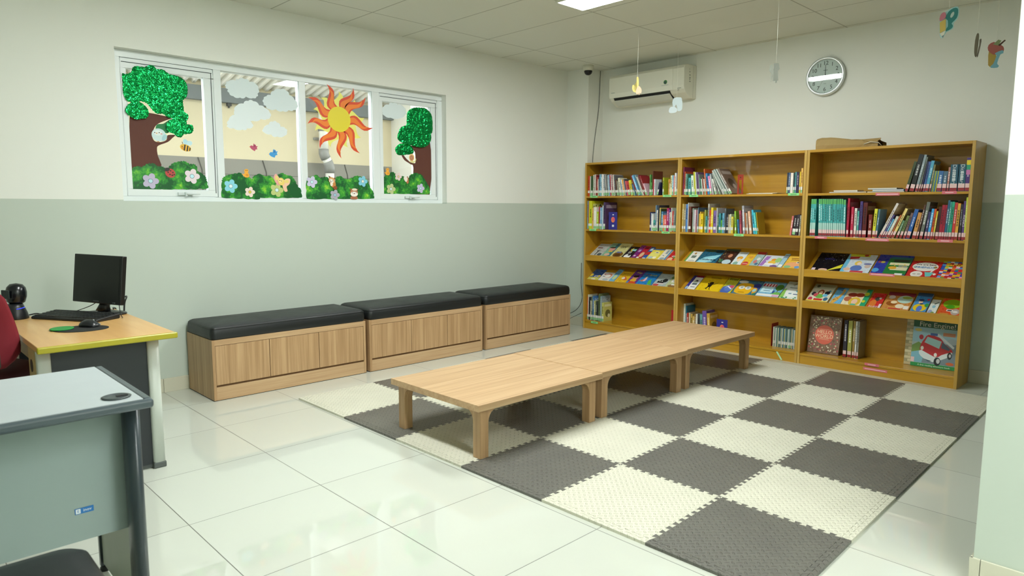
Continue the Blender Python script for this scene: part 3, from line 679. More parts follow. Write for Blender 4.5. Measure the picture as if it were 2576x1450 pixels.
flower('f8', yB, 'a9a6b4', '9cc4d4', 'grey lilac paper flower between red panda and deer')
flower('f9', yA, 'e4cfcc', 'e8c890', 'pink paper flower at the top of the rightmost pane bushes')
flower('f10', yA, 'b9c48c', 'cfe4e4', 'olive green paper flower on the rightmost window pane')
flower('f11', yA, 'c3bcd8', 'bfe2ea', 'lilac paper flower below the smaller tree trunk')

def critter(name, key, y, lab, shapes, cat='decoration'):
    """first shape is the body; further ones are parts. coordinates in units of the spot radius"""
    x, z, r = [q / 1000 for q in SPOT[key]]
    o = thing(name, lab, cat, (x, y, z))
    for i, (pn, pts, h) in enumerate(shapes):
        part(pn, sheet(MB(), [(x + a * r, z + b * r) for a, b in pts], y - i * .0007, .0007), mat(h, .5), o)
    return o
E = oval
critter('paper_ladybird', 'lady', yA, 'red paper ladybird with black spots between two bushes on the left pane', [('body', E(0, -.05, .95, .85, rot=-.5), 'b8423c'), ('head', E(-.55, .62, .5, .35, rot=.3), '2c2626')] + [('spot', E(a, b, .14, n=8), '2c2424') for a, b in ((-.4, .1), (.05, .4), (.45, .1), (-.1, -.3), (.3, -.45), (.65, -.3))])
critter('paper_bird', 'bird', yA, 'round pale blue paper bird on the branch of the large tree', [('body', E(0, 0, 1.02, .98), 'c8dfe2'), ('face', E(-.15, .3, .62, .4), 'e4eeee'), ('wing', E(.78, -.35, .3, .55, rot=-.5), 'a3cbd3'), ('beak', E(-.3, .25, .1, .08, 8), 'd89848'), ('eye', E(-.58, .32, .08, n=8), '222222'), ('eye', E(.05, .34, .08, n=8), '222222'), ('cheek', E(.35, .18, .15, .1, 8), 'e8a8a8'), ('foot', [(-.35, -.95), (.0, -.95), (-.05, -1.12), (-.3, -1.12)], 'b07a50')])
critter('paper_bee', 'bee', yA, 'paper bee with yellow and black stripes below the tree branch', [('wing', E(.1, .95, .42, .62, rot=.5), 'b4dcec'), ('wing', E(.75, .85, .5, .42, rot=.3), 'c4e4ee'), ('body', E(0, -.05, 1.0, .62, rot=-.28), 'e8b53a'), ('stripe', [(-.2, .55), (.05, .5), (-.15, -.62), (-.38, -.5)], '2c2622'), ('stripe', [(.3, .38), (.52, .3), (.34, -.68), (.1, -.68)], '2c2622'), ('stripe', [(.72, .12), (.9, -.08), (.8, -.55), (.6, -.62)], '2c2622'), ('eye', E(-.6, .18, .08, n=8), '222222'), ('cheek', E(-.55, -.1, .12, n=8), 'dc7a50'), ('feeler', [(-.5, .55), (-.42, .6), (-.55, 1.0), (-.65, 1.0)], '2c2622')])
BIRD = [(-1, .1), (-.6, .45), (-.1, .3), (.05, 1.0), (.3, .5), (.6, .75), (.65, .3), (1.1, .35), (.8, -.1), (1.0, -.45), (.5, -.5), (.3, -.95), (-.1, -.75), (-.6, -.45)]
critter('paper_bird', 'pink', yA, 'small pink paper bird flying on the second pane', [('body', BIRD, 'bb4f6c'), ('wing', [(0, .1), (.2, .9), (.5, .2)], '9c3858'), ('beak', [(-1, .15), (-1, -.05), (-1.2, .05)], 'd8a050')])
critter('paper_bird', 'blue', yA, 'small blue paper bird flying right of the pink one', [('body', [(a, b + .25 * a) for a, b in BIRD], '3f9bd8'), ('wing', [(0, .1), (.25, 1.0), (.6, .3)], '2a7cc0'), ('beak', [(-.98, -.1), (-.98, -.3), (-1.25, -.25)], 'd89848')])
def chick(key, y, lab): critter('paper_chick', key, y, lab, [('body', smooth_loop([(-.1, 1.0), (.45, .95), (.6, .5), (.45, .2), (.8, -.5), (.5, -1), (-.3, -1), (-.7, -.6), (-1.05, -.2), (-.6, -.25), (-.35, .2), (-.45, .65)]), 'eeaa34'), ('wing', E(.2, -.45, .35, .22), 'd88e28'), ('eye', E(-.05, .65, .09, n=8), '3a2a1a'), ('eye', E(.3, .68, .09, n=8), '3a2a1a')])
chick('chick1', yB, 'orange paper chick sitting on the left bush of the second pane')
chick('chick2', yA, 'orange paper chick sitting on the bush of the rightmost pane')
critter('paper_butterfly', 'butter', yB - .0022, 'yellow paper butterfly with pink edged wings on the second pane', [('wing', smooth_loop([(-.1, 0), (-.7, .95), (-1.05, .6), (-.95, .1), (-.5, -.5)]), 'e7a7a0'), ('wing', smooth_loop([(.1, 0), (.6, .4), (1.1, .35), (1.0, -.25), (.6, -.6), (.7, -1.15), (.3, -1.2), (.05, -.5)]), 'ecc0a4'), ('wing_spot', E(.65, .05, .3, .22, 12), 'e8d07a'), ('wing_spot', E(-.7, .45, .22, .3, 12), 'e8d07a'), ('body', E(-.1, .02, .42, .5, rot=.5), 'e9cf72'), ('face', E(-.2, .12, .28, .22, 12), 'f0dd96'), ('eye', E(-.3, .15, .06, n=8), '5a4020'), ('eye', E(-.08, .1, .06, n=8), '5a4020')])
critter('paper_red_panda', 'panda', yB - .0022, 'brown and white paper red panda peeking from the bushes', [('body', smooth_loop([(-.3, .3), (.5, .35), (.75, -.3), (.6, -.9), (.0, -.75), (-.35, -.2)]), 'c9853e'), ('tail', smooth_loop([(.3, -.7), (.85, -.6), (1.0, -1.0), (.7, -1.25), (.3, -1.05)]), '8a4a24'), ('ear', [(-.5, .7), (-.6, 1.15), (-.15, .9)], '6a3a22'), ('ear', [(.35, .8), (.75, .75), (.55, .4)], '6a3a22'), ('head', E(0, .35, .62, .52, rot=-.4), 'd3a066'), ('face', E(-.1, .22, .42, .34, rot=-.4), 'f0e8da'), ('belly', E(-.1, -.3, .25, .35), 'efe6d6'), ('nose', E(-.22, .1, .1, n=8), '4a2a1c'), ('eye', E(-.35, .35, .07, n=8), '2c2018'), ('eye', E(.1, .25, .07, n=8), '2c2018')])
critter('paper_deer', 'deer', yB - .0022, 'small brown paper deer with white face at the foot of pane three', [('body', smooth_loop([(-.55, -.5), (.55, -.5), (.6, -.95), (-.6, -.95)]), 'a86a48'), ('ear', [(-.6, .4), (-.85, .85), (-.25, .75)], '9a5c3c'), ('ear', [(.6, .4), (.85, .8), (.25, .75)], '9a5c3c'), ('head', E(0, .15, .75, .62), 'b57a55'), ('blossom', E(.1, .68, .5, .2), 'eadfc6'), ('face', E(0, -.1, .72, .42), 'f2ebe2'), ('nose', E(0, .0, .1, n=8), '5a3020'), ('eye', E(-.35, .1, .07, n=8), '2c2018'), ('eye', E(.35, .1, .07, n=8), '2c2018')])
critter('paper_snail', 'snail', yA, 'paper snail with brown shell on the branch of the smaller tree', [('foot', smooth_loop([(-1, -.6), (.2, -.9), (.75, -.6), (1.0, .15), (.65, .05), (.5, -.35), (-.3, -.4)]), 'dcd59a'), ('shell', E(-.25, .35, .75, .85), 'e0bc7c'), ('shell_whorl', E(-.32, .3, .5, .58), 'b87a5a'), ('shell_whorl', E(-.35, .28, .25, .3, 12), 'c68c68')])
critter('paper_fox', 'fox', yA - .002, 'small brown and white paper fox between bushes on the right pane', [('body', smooth_loop([(.1, .9), (.7, .8), (.8, -.7), (.2, -.9), (-.1, 0)]), 'b5744a'), ('face', smooth_loop([(-.9, .9), (.2, 1.0), (.4, .2), (-.1, -.5), (-.8, .2)]), 'efe6da'), ('ear', [(.1, 1.0), (.5, 1.3), (.5, .7)], '7a4a30')])
# ------------------------------------------------------------------ storage benches under the window
GAP = mat('2b2118', .8)
def cushion_mesh(x0, x1, y0, y1, z0, zt):
    """upholstered pad: rounded plan corners, side wall, rolled edge and a crowned top"""
    mb = MB(); rc = .035
    def ring(inset, z, n=6):
        out = []
        a0, a1, b0, b1 = x0 + inset, x1 - inset, y0 + inset, y1 - inset; r = max(rc - inset * .6, .008)
        for cx, cy, s in ((a1 - r, b1 - r, 0), (a0 + r, b1 - r, 1), (a0 + r, b0 + r, 2), (a1 - r, b0 + r, 3)):
            for k in range(n + 1):
                a = (s + k / n) * PI / 2
                out.append((cx + r * math.cos(a), cy + r * math.sin(a), z))
        return out
    zs = z0 + .072
    rings = [ring(.006, z0), ring(.0, z0 + .008), ring(-.002, z0 + .04), ring(.001, zs - .006), ring(.004, zs), ring(.003, zs + .004), ring(.012, zs + .014), ring(.03, zs + .022), ring(.07, zs + .028), ring(.14, zt), ring(.2, zt + .001)]
    n = len(rings[0]); v = [p for r in rings for p in r]; f = []
    for i in range(len(rings) - 1):
        for k in range(n): f.append((i * n + k, i * n + (k + 1) % n, (i + 1) * n + (k + 1) % n, (i + 1) * n + k))
    mb.add(v, f, 0, True); mb.add(v, [tuple(range(n))[::-1]], 0); mb.add(rings[-1], [tuple(range(n))], 0, True)
    return mb, ring(.0035, zs + .001)
def bench(x0, x1, doors, lab):
    yf, yb, zt = -.027, .445, .4225
    o = thing('storage_bench', lab, 'bench', ((x0 + x1) / 2, .2, 0), group='storage benches along the window wall')
    t = .02
    part('side_panel', MB().box(x0, x0 + t, yf, yb, .004, zt), OAK_Z, o, bevel=.0012)
    part('side_panel', MB().box(x1 - t, x1, yf, yb, .004, zt), OAK_Z, o, bevel=.0012)
    part('top_rail', MB().box(x0 + t, x1 - t, yf, yf + .02, .383, zt), OAK_X, o)
    part('plinth_board', MB().box(x0 + t, x1 - t, yf, yf + .02, .004, .094), OAK_X, o)
    part('carcass', MB().box(x0 + t, x1 - t, yf + .045, yb, .01, zt - .002), GAP, o)
    part('groove', MB().box(x0 + t, x1 - t, yf + .012, yf + .045, .094, .112), mat('6a4c2c', .6), o)
    for a, b in doors:
        part('door', MB().box(a + .002, b - .002, yf + .002, yf + .02, .1085, .3805), OAK_Z, o, bevel=.0012)
    part('bottom_edge', MB().box(x0, x1, yf + .004, yb, 0, .005), mat('20242a', .7), o)
    cm, seam = cushion_mesh(x0 - .001, x1 + .001, yf - .003, yb, zt, zt + .107)
    c = part('cushion', cm, LEATHER, o)
    part('seam_piping', MB().tube(seam + [seam[0]], .0022, 5), LEATHER, c)
    return o
bench(.171, 1.366, ((.191, .574), (.574, .961), (.961, 1.346)), 'oak storage bench with black padded top, nearest the computer desk')
bench(1.401, 2.607, ((1.421, 1.811), (1.811, 2.198), (2.198, 2.587)), 'oak storage bench with black padded top, middle of the three')
bench(2.645, 3.835, ((2.665, 3.05), (3.05, 3.431), (3.431, 3.815)), 'oak storage bench with black padded top, nearest the bookcases')

# ------------------------------------------------------------------ low tables
def low_table(x0, x1, y0, y1, ztop, lab, grp='low tables in a row'):
    zb = .0125
    o = thing('low_table', lab, 'table', ((x0 + x1) / 2, (y0 + y1) / 2, 0), group=grp)
    th = .036
    part('table_top', MB().box(x0, x1, y0, y1, ztop - th, ztop), OAK_X, o, bevel=.0015)
    L = .058
    for sx_ in (0, 1):
        for sy_ in (0, 1):
            lx = x0 + .035 if sx_ == 0 else x1 - .035 - L
            ly = y0 + .026 if sy_ == 0 else y1 - .026 - L
            lg = part('leg', MB().box(lx, lx + L, ly, ly + L, zb, ztop - th), OAK_Z, o, bevel=.002)
            # curved corner brackets towards the inside of the table
            h, r, zt = .078, .054, ztop - th
            dx = 1 if sx_ == 0 else -1; dy = 1 if sy_ == 0 else -1
            ex = lx + L if sx_ == 0 else lx; ey = ly + L if sy_ == 0 else ly
            curve = [(0, 0), (r, 0), (r, -.008)] + [(r * (1 - math.sin(t * PI / 2 / 5)) , -.012 - (h - .012) * (1 - math.cos(t * PI / 2 / 5))) for t in range(1, 5)] + [(.0, -h)]
            b1 = MB().prism([(zt + q, ex + dx * p) for p, q in curve], ly + .0015, ly + L - .0015, 1)
            part('corner_bracket', b1, OAK_Z, lg)
            b2 = MB().prism([(ey + dy * p, zt + q) for p, q in curve], lx + .0015, lx + L - .0015, 0)
            part('corner_bracket', b2, OAK_Z, lg)
low_table(.714, 1.727, -2.131, -1.345, .313, 'low oak table nearest the camera, first of the joined row')
low_table(1.7285, 2.705, -2.123, -1.345, .315, 'middle low oak table of the joined row')
low_table(2.7065, 3.735, -2.112, -1.345, .315, 'low oak table at the bookcase end of the joined row')

# ------------------------------------------------------------------ jigsaw foam mats
MX = [.612, 1.213, 1.79, 2.362, 2.938, 3.517, 4.085]
MY = [-.37, -.962, -1.525, -2.1, -2.66, -3.217, -3.787]
def knot(i, j): return Vector((MX[i] + .004 * j, MY[j] + .022 * (MX[i] - .61)))
def teeth(a, b, n=12, d=.018):
    """dovetail line from a to b"""
    u = (b - a); L = u.length; u = u / L; nrm = Vector((-u.y, u.x)); p = L / n; pts = [a]
    for k in range(n):
        c = k * p
        for t, s in ((.30, -.5), (.20, .5), (.80, .5), (.70, -.5)):
            pts.append(a + u * (c + p * t) + nrm * (s * d))
    return pts + [b]
T = .0125
def shrink(L, d):
    """pull a closed outline inwards by d"""
    n = len(L); ar = sum(L[i].x * L[(i + 1) % n].y - L[(i + 1) % n].x * L[i].y for i in range(n)); s = 1 if ar > 0 else -1
    out = []
    for i in range(n):
        a = (L[i] - L[i - 1]).normalized(); b = (L[(i + 1) % n] - L[i]).normalized()
        na, nb = Vector((-a.y, a.x)) * s, Vector((-b.y, b.x)) * s
        m = na + nb; k = m.dot(na)
        out.append(L[i] + m * (d / max(k, .3)))
    return out
EH = {}; EV = {}
for i in range(6):
    for j in range(1, 6): EH[i, j] = teeth(knot(i, j), knot(i + 1, j))
for i in range(1, 6):
    for j in range(6): EV[i, j] = teeth(knot(i, j), knot(i, j + 1))
ROWN = ['row nearest the benches', 'second row from the benches', 'third row from the benches', 'third row from the front', 'second row from the front', 'front row']
INS = .03
for j in range(6):
    for i in range(6):
        dark = (i + j) % 2 == 1
        k00, k10, k11, k01 = knot(i, j), knot(i + 1, j), knot(i + 1, j + 1), knot(i, j + 1)
        o00, o10, o11, o01 = k00.copy(), k10.copy(), k11.copy(), k01.copy()
        strips = []
        # outer edges are closed by a straight edging strip
        if i == 0: k00.x += INS; k01.x += INS
        if i == 5: k10.x -= INS; k11.x -= INS
        if j == 0: k00.y -= INS; k10.y -= INS
        if j == 5: k01.y += INS; k11.y += INS
        def side(a, b, inner, d0=False, d1=False):
            # a tooth that would fall inside the edging strip is left off
            q = list(inner[1:-1])
            if d0: q = q[4:]
            if d1: q = q[:-4]
            return [a] + q + [b]
        top = side(k00, k10, teeth(k00, k10) if j == 0 else EH[i, j], j > 0 and i == 0, j > 0 and i == 5)
        rgt = side(k10, k11, teeth(k10, k11) if i == 5 else EV[i + 1, j], i < 5 and j == 0, i < 5 and j == 5)
        bot = side(k01, k11, teeth(k01, k11) if j == 5 else EH[i, j + 1], j < 5 and i == 0, j < 5 and i == 5)
        lft = side(k00, k01, teeth(k00, k01) if i == 0 else EV[i, j], i > 0 and j == 0, i > 0 and j == 5)
        loop = top[:-1] + rgt[:-1] + bot[::-1][:-1] + lft[::-1][:-1]
        c = (k00 + k11) / 2
        loop = shrink(loop, .0003)
        m = FOAM_D if dark else FOAM_L
        mb = MB().slab([(p.x, p.y) for p in loop], .0, T)
        lab = '%s foam mat tile, %s, %s from left' % ('dark grey' if dark else 'cream', ROWN[j], ordinal(i + 1) if i < 5 else 'last')
        o = solo('foam_mat', mb, m, lab, 'floor mat', loc=(c.x, c.y, 0), group='jigsaw foam mats')
        g = .0012
        if j == 0: strips.append(([o00, o10] + [p + Vector((0, g)) for p in top[::-1]]))
        if i == 5: strips.append(([o10, o11] + [p + Vector((g, 0)) for p in rgt[::-1]]))
        if j == 5: strips.append(([o11, o01] + [p + Vector((0, -g)) for p in bot]))
        if i == 0: strips.append(([o01, o00] + [p + Vector((-g, 0)) for p in lft]))
        for s in strips:
            part('edge_strip', MB().slab([(p.x, p.y) for p in s], 0, T - .0004), m, o)

# ------------------------------------------------------------------ computer desk with yellow edge
Z7 = .70
d = thing('computer_desk', 'maple computer desk with yellow front edge and dark end panel', 'desk', (-.68, -.58, 0))
part('desk_top', MB().box(-.968, -.395, -1.105, -.03, .672, Z7), MAPLE, d, bevel=.003)
part('edge_band', MB().box(-.972, -.388, -1.127, -1.1055, .671, Z7 + .0005), mat('a79e1c', .35), d, bevel=.006, seg=3)
part('end_panel', MB().box(-.93, -.50, -1.02, -1.0, .022, .668), mat('272c30', .5), d)
LEGM = mat('c9cfc8', .35)
for lx in (-.478, -.935):
    for ly in (-1.008, -.15):
        lg = part('leg', MB().prism(smooth_loop([(lx - .022, ly - .03), (lx + .022, ly - .03), (lx + .026, ly), (lx + .022, ly + .03), (lx - .022, ly + .03), (lx - .026, ly)], 3), .03, .671, 2, smooth_side=True), LEGM, d)
        part('foot', MB().box(lx - .03, lx + .03, ly - .034, ly + .034, 0, .03), mat('545a58', .5), lg, bevel=.005)
part('far_panel', MB().box(-.93, -.50, -.16, -.14, .022, .668), mat('20262a', .5), d)
part('foot_bar', MB().box(-.91, -.505, -1.017, -1.0, .004, .022), mat('4c5250', .4), d)
part('side_rail', MB().box(-.955, -.94, -.95, -.2, .60, .671), mat('9c7a4c', .5), d)
gp = part('leg_panel', MB().box(-.966, -.958, -1.0, -.86, .28, .671), mat('b09664', .5), d)
part('cable_hole', MB().prism(oval(-.93, .59, .03), -.9675, -.966, 0), mat('2a2018', .6), gp)
# keyboard
ka = math.atan2(-.505, .30)
kb = thing('keyboard', 'black computer keyboard on the maple desk', 'keyboard', (-.656, -.304, Z7), ka)
K1, K2 = mat('17191a', .45), mat('222526', .5)
prof = [(-.08, 0), (-.08, .012), (-.07, .018), (.075, .030), (.08, .024), (.08, 0)]
part('keyboard_body', MB().prism(prof, -.225, .225, 0), K1, kb, world=False, bevel=.006)
km = MB()
for r in range(6):
    y = .06 - r * .0235; z = .0275 + (y - .06) * .09 - .0005
    n = 18
    for c in range(n):
        if r == 5 and 4 < c < 9: continue
        x = -.212 + c * .0236 + (.004 if c > 13 else 0)
        km.box(x, x + .0205, y - .0095, y + .0095, z - .004, z + .006)
    if r == 5: km.box(-.212 + 5 * .0236, -.212 + 9 * .0236 - .003, y - .0095, y + .0095, z - .004, z + .006)
part('keys', km, K2, kb, world=False)
# mouse pad with green end, mouse
mp = solo('mouse_pad', MB().prism(oval(0, 0, .125, .1, 40), 0, .003, 2), mat('121416', .7), 'black oval mouse pad with a green end on the maple desk', 'mouse pad', loc=(-.715, -.70, Z7), rot=-.5, world=False)
gr = [(-.085 + .052 * math.cos(a), .06 * math.sin(a)) for a in [2 * PI * k / 24 for k in range(24)]]
part('wrist_rest', MB().prism(gr, .0031, .009, 2), mat('1f8a3a', .6), mp, world=False, bevel=.002, label='green wrist rest')
ms = thing('mouse', 'black computer mouse on the mouse pad', 'mouse', (-.668, -.66, Z7 + .0032), -.9)
mm = MB(); prof = []
for i in range(13):
    t = i / 12; x = -.052 + .104 * t; w_ = .031 * math.sqrt(max(0, 1 - (2 * t - 1) ** 4)) + .002; h_ = .034 * math.sin(PI * min(1, (t * .86 + .1))) ** .8 + .003
    prof.append([(x, w_ * math.cos(a), h_ * math.sin(a)) for a in [PI * k / 8 for k in range(9)]])
v = [p for r in prof for p in r]; mm.add(v, [(i * 9 + k, i * 9 + k + 1, i * 9 + k + 10, i * 9 + k + 9) for i in range(12) for k in range(8)], 0, True)
mm.add(prof[0], [tuple(range(9))]); mm.add(prof[-1], [tuple(range(9))[::-1]]); mm.add([r[0] for r in prof] + [r[8] for r in prof][::-1], [tuple(range(26))])
part('mouse_body', mm, mat('1c1f22', .3), ms, world=False)
part('scroll_wheel', MB().tube([(.022, -.004, .031), (.022, .004, .031)], .007, 12), mat('6a7072', .4), ms, world=False)
part('side_trim', MB().tube([(-.04, .030, .008), (0, .033, .012), (.04, .028, .009)], .003, 6), mat('8e9698', .3), ms, world=False)
# monitor
MA = -1.13
mo = thing('monitor', 'black flat computer monitor switched off on the maple desk', 'monitor', (-.505, -.225, Z7), MA)
BLK = mat('101213', .3); SCR = mat('0c0d0d', .34)
part('stand_base', MB().lathe([(.105, 0), (.11, .004), (.108, .009), (.06, .016), (.03, .022)], 36, Matrix.Translation((0, .03, 0)) @ Matrix.Diagonal((1.2, .66, 1, 1))), BLK, mo, world=False)
nk = MB().tube([(0, .005, .015), (0, .015, .05), (0, .035, .1), (0, .03, .16)], [.04, .028, .026, .03], 14)
part('stand_neck', nk, BLK, mo, world=False)
SM = Matrix.Translation((-.012, .0, .2036)) @ Matrix.Rotation(-.114, 4, 'X') @ Matrix.Rotation(.016, 4, 'Y')
hw, hh = .1905, .1395
bz = MB().box(-hw, hw, -.012, .018, -hh, hh, 0, SM)
hs = part('screen_housing', bz, BLK, mo, world=False, bevel=.004)
part('screen', MB().box(-hw + .016, hw - .016, -.0135, -.0122, -hh + .028, hh - .016, 0, SM), SCR, hs, world=False)
part('back_shell', MB().box(-.14, .14, .018, .045, -.1, .1, 0, SM), BLK, hs, world=False, bevel=.012)
part('button', MB().box(.13, .15, -.0135, -.012, -hh + .008, -hh + .013, 0, SM), mat('5a6064', .4), hs, world=False)
part('badge', MB().box(-.022, .022, -.0132, -.012, -hh + .010, -hh + .016, 0, SM), mat('4a5054', .4), hs, world=False)
# desktop scanner
sc = thing('barcode_scanner', 'black presentation barcode scanner with a blue light line on the maple desk', 'scanner', (-.897, -.088, Z7), -1.1)
part('scanner_base', MB().lathe([(.060, 0), (.061, .006), (.055, .035), (.042, .07), (.036, .085)], 24), mat('15181b', .35), sc, world=False)
part('scanner_head', MB().lathe([(.03, .085), (.043, .095), (.05, .125), (.05, .15), (.044, .175), (.03, .192), (1e-4, .198)], 24, Matrix.Rotation(-.08, 4, 'X')), mat('121519', .22), sc, world=False)
part('scan_window', MB().box(-.03, .03, -.0505, -.042, .115, .165), mat('1a2226', .08), sc, world=False, bevel=.006)
part('indicator_light', MB().tube([(.0475 * math.cos(a), .0475 * math.sin(a), .061 + .006 * a) for a in (-.5, -.25, 0, .25, .5)], .0022, 6), mat_emit('blue_indicator', '2a3cd8', 1.2), sc, world=False)
# cables behind the desk
CB = mat('16181a', .5)
def cable(path, lab, r=.0035, name='cable', m=CB, cat='cable'):
    P = [Vector(p) for p in path]; out = []
    for i in range(len(P) - 1):
        p0, p1, p2, p3 = P[max(i - 1, 0)], P[i], P[i + 1], P[min(i + 2, len(P) - 1)]
        for j in range(6):
            t = j / 6
            out.append(.5 * (2 * p1 + (p2 - p0) * t + (2 * p0 - 5 * p1 + 4 * p2 - p3) * t * t + (3 * p1 - p0 - 3 * p2 + p3) * t ** 3))
    out.append(P[-1])
    return solo(name, MB().tube(out, r, 6), m, lab, cat, loc=tuple(P[0]))
cable([(-.40, -.30, .80), (-.37, -.2, .79), (-.345, -.10, .77), (-.335, -.01, .72), (-.33, .04, .62), (-.33, .1, .4)], 'thick black cable looping from the monitor over the desk edge', .005)
cable([(-.44, -.19, .72), (-.42, -.10, .715), (-.40, -.045, .706), (-.385, -.015, .69), (-.38, .0, .6)], 'black cable running from the monitor stand to the desk back edge', .004)
cable([(-.62, -.05, .7035), (-.54, -.11, .74), (-.49, -.165, .785)], 'thin black cable rising from the desk to the monitor back', .0025)
cable([(-.48, -.50, .7225), (-.462, -.46, .7035), (-.452, -.38, .72), (-.43, -.26, .80)], 'thin black cable from the keyboard up to the monitor', .002)
cable([(-.835, -.09, .715), (-.80, -.07, .717), (-.775, -.05, .706), (-.77, -.03, .69)], 'black cable leaving the barcode scanner', .004)

# ------------------------------------------------------------------ grey desk in the foreground
g = thing('grey_desk', 'white topped grey office desk in the near left foreground', 'desk', (-1.5, -2.2, 0))
GE = mat('48545a', .3)
part('desk_top', MB().box(-2.3, -.93, -2.497, -1.935, .727, .752), mat('b0b9bd', .35), g, bevel=.002)
part('edge_band', MB().box(-2.3, -.907, -2.521, -2.498, .724, .752), GE, g, bevel=.009, seg=3)
part('edge_band', MB().box(-.929, -.907, -2.497, -1.935, .724, .752), GE, g, bevel=.006, seg=3)
part('side_panel', MB().box(-.952, -.93, -2.37, -1.965, .03, .724), mat('a7aca0', .5), g)
part('modesty_panel', MB().box(-2.25, -.9525, -2.352, -2.334, .306, .724), mat('92a29f', .5), g)
pl = MB().prism(smooth_loop([(-.965, -2.43), (-.945, -2.452), (-.925, -2.43), (-.922, -2.38), (-.93, -2.371), (-.962, -2.371)], 3), .02, .724, 2, smooth_side=True)
part('leg_post', pl, mat('333d42', .3), g)
part('leg_post', MB().box(-.96, -.928, -1.964, -1.945, .02, .724), mat('333d42', .3), g)
for yy in (-2.41, -1.955):
    part('foot', MB().lathe([(.018, 0), (.018, .01), (.01, .022)], 14, Matrix.Translation((-.944, yy, 0))), mat('1c1e1e', .5), g)
gm = part('cable_grommet', MB().lathe([(.038, .7521), (.04, .755), (.033, .757), (.03, .7545), (1e-4, .7545)], 28, Matrix.Translation((-.985, -2.43, 0))), mat('3b4446', .4), g)
part('grommet_slot', MB().box(-.985, -.955, -2.437, -2.423, .7546, .7566), mat('14181a', .6), gm)
st = part('maker_sticker', MB().box(-1.098, -1.048, -2.3532, -2.3521, .392, .410), mat('1f6fb4', .4), g)
part('sticker_field', MB().box(-1.0955, -1.083, -2.3538, -2.3532, .394, .408), mat('e4ecf0', .4), st)
lettering('sticker_lettering', 'E', .011, st, mat('1f6fb4', .4), (-1.0892, -2.3541, .401), (1, 0, 0), (0, 0, 1))
lettering('sticker_lettering', 'inov', .013, st, mat('e4ecf0', .4), (-1.065, -2.3536, .4015), (1, 0, 0), (0, 0, 1))
# black padded stool in front of it
s = thing('padded_stool', 'black padded stool seat in the bottom left corner before the grey desk', 'stool', (-1.36, -2.88, 0))
x0, x1, yy0, yy1 = -1.58, -1.135, -3.1, -2.655
sm = MB(); rr = []
for ins, z in ((.02, .375), (.004, .385), (0, .41), (.006, .43), (.022, .442), (.06, .449), (.14, .452)):
    a0, a1, b0, b1, r = x0 + ins, x1 - ins, yy0 + ins, yy1 - ins, .06 - ins * .3
    rr.append([(cx + r * math.cos((q + k / 6) * PI / 2), cy + r * math.sin((q + k / 6) * PI / 2), z) for cx, cy, q in ((a1 - r, b1 - r, 0), (a0 + r, b1 - r, 1), (a0 + r, b0 + r, 2), (a1 - r, b0 + r, 3)) for k in range(7)])
v = [p for r in rr for p in r]
sm.add(v, [(i * 28 + k, i * 28 + (k + 1) % 28, (i + 1) * 28 + (k + 1) % 28, (i + 1) * 28 + k) for i in range(len(rr) - 1) for k in range(28)], 0, True)
sm.add(rr[0], [tuple(range(28))[::-1]]); sm.add(rr[-1], [tuple(range(28))], 0, True)
part('seat', sm, LEATHER, s)
part('seat_board', MB().box(x0 + .03, x1 - .03, yy0 + .03, yy1 - .03, .36, .378), mat('202222', .6), s)
for lx in (x0 + .06, x1 - .06):
    for ly in (yy0 + .06, yy1 - .06):
        part('leg', MB().tube([(lx, ly, 0), (lx, ly, .362)], .014, 10), mat('8d9394', .25, 1.), s)

# ------------------------------------------------------------------ red office chair
ch = thing('office_chair', 'dark red fabric office chair at the left edge behind the maple desk', 'chair', (-1.10, -.44, 0), -.35)
RED = mat('74101f', .85); DRD = mat('3e0d16', .85); BK = mat('1b1d1c', .5)
bm_ = MB(); rows = []
for i in range(13):
    t = i / 12; z = .555 + .40 * t; hwid = (.218 - .075 * max(0, t - .3) ** 1.1) * (1 if t < .85 else math.sqrt(max(.05, 1 - ((t - .85) / .17) ** 2)))
    hwid *= (1 if t > .2 else .72 + .28 * math.sin(t / .2 * PI / 2))
    yb_ = -.25 - .05 * t + .05 * math.sin(PI * t)
    rows.append([(hwid * math.cos(a), yb_ + .034 * math.sin(a) - .05 * (1 - abs(math.cos(a))) , z) for a in [2 * PI * k / 20 for k in range(20)]])
v = [p for r in rows for p in r]
bm_.add(v, [(i * 20 + k, i * 20 + (k + 1) % 20, (i + 1) * 20 + (k + 1) % 20, (i + 1) * 20 + k) for i in range(12) for k in range(20)], 0, True)
bm_.add(rows[0], [tuple(range(20))[::-1]]); bm_.add(rows[-1], [tuple(range(20))])
bk = part('backrest', bm_, RED, ch, world=False)
part('back_shell', MB().box(-.165, .165, -.372, -.352, .575, .74), mat('2c2f22', .6), bk, world=False, bevel=.009)
part('fabric_tag', MB().box(.135, .148, -.376, -.372, .70, .725), mat('c6a81c', .6), bk, world=False)
part('seat', MB().lathe([(.05, .445), (.2, .45), (.232, .475), (.225, .51), (.18, .527), (1e-4, .531)], 28, Matrix.Diagonal((1, .98, 1, 1))), DRD, ch, world=False)
part('back_bracket', MB().tube([(0, -.05, .44), (0, -.24, .43), (0, -.385, .47), (0, -.378, .60)], .018, 8), BK, ch, world=False)
part('gas_lift', MB().tube([(0, 0, .09), (0, 0, .25), (0, 0, .25), (0, 0, .45)], [.028, .028, .018, .018], 14), BK, ch, world=False)
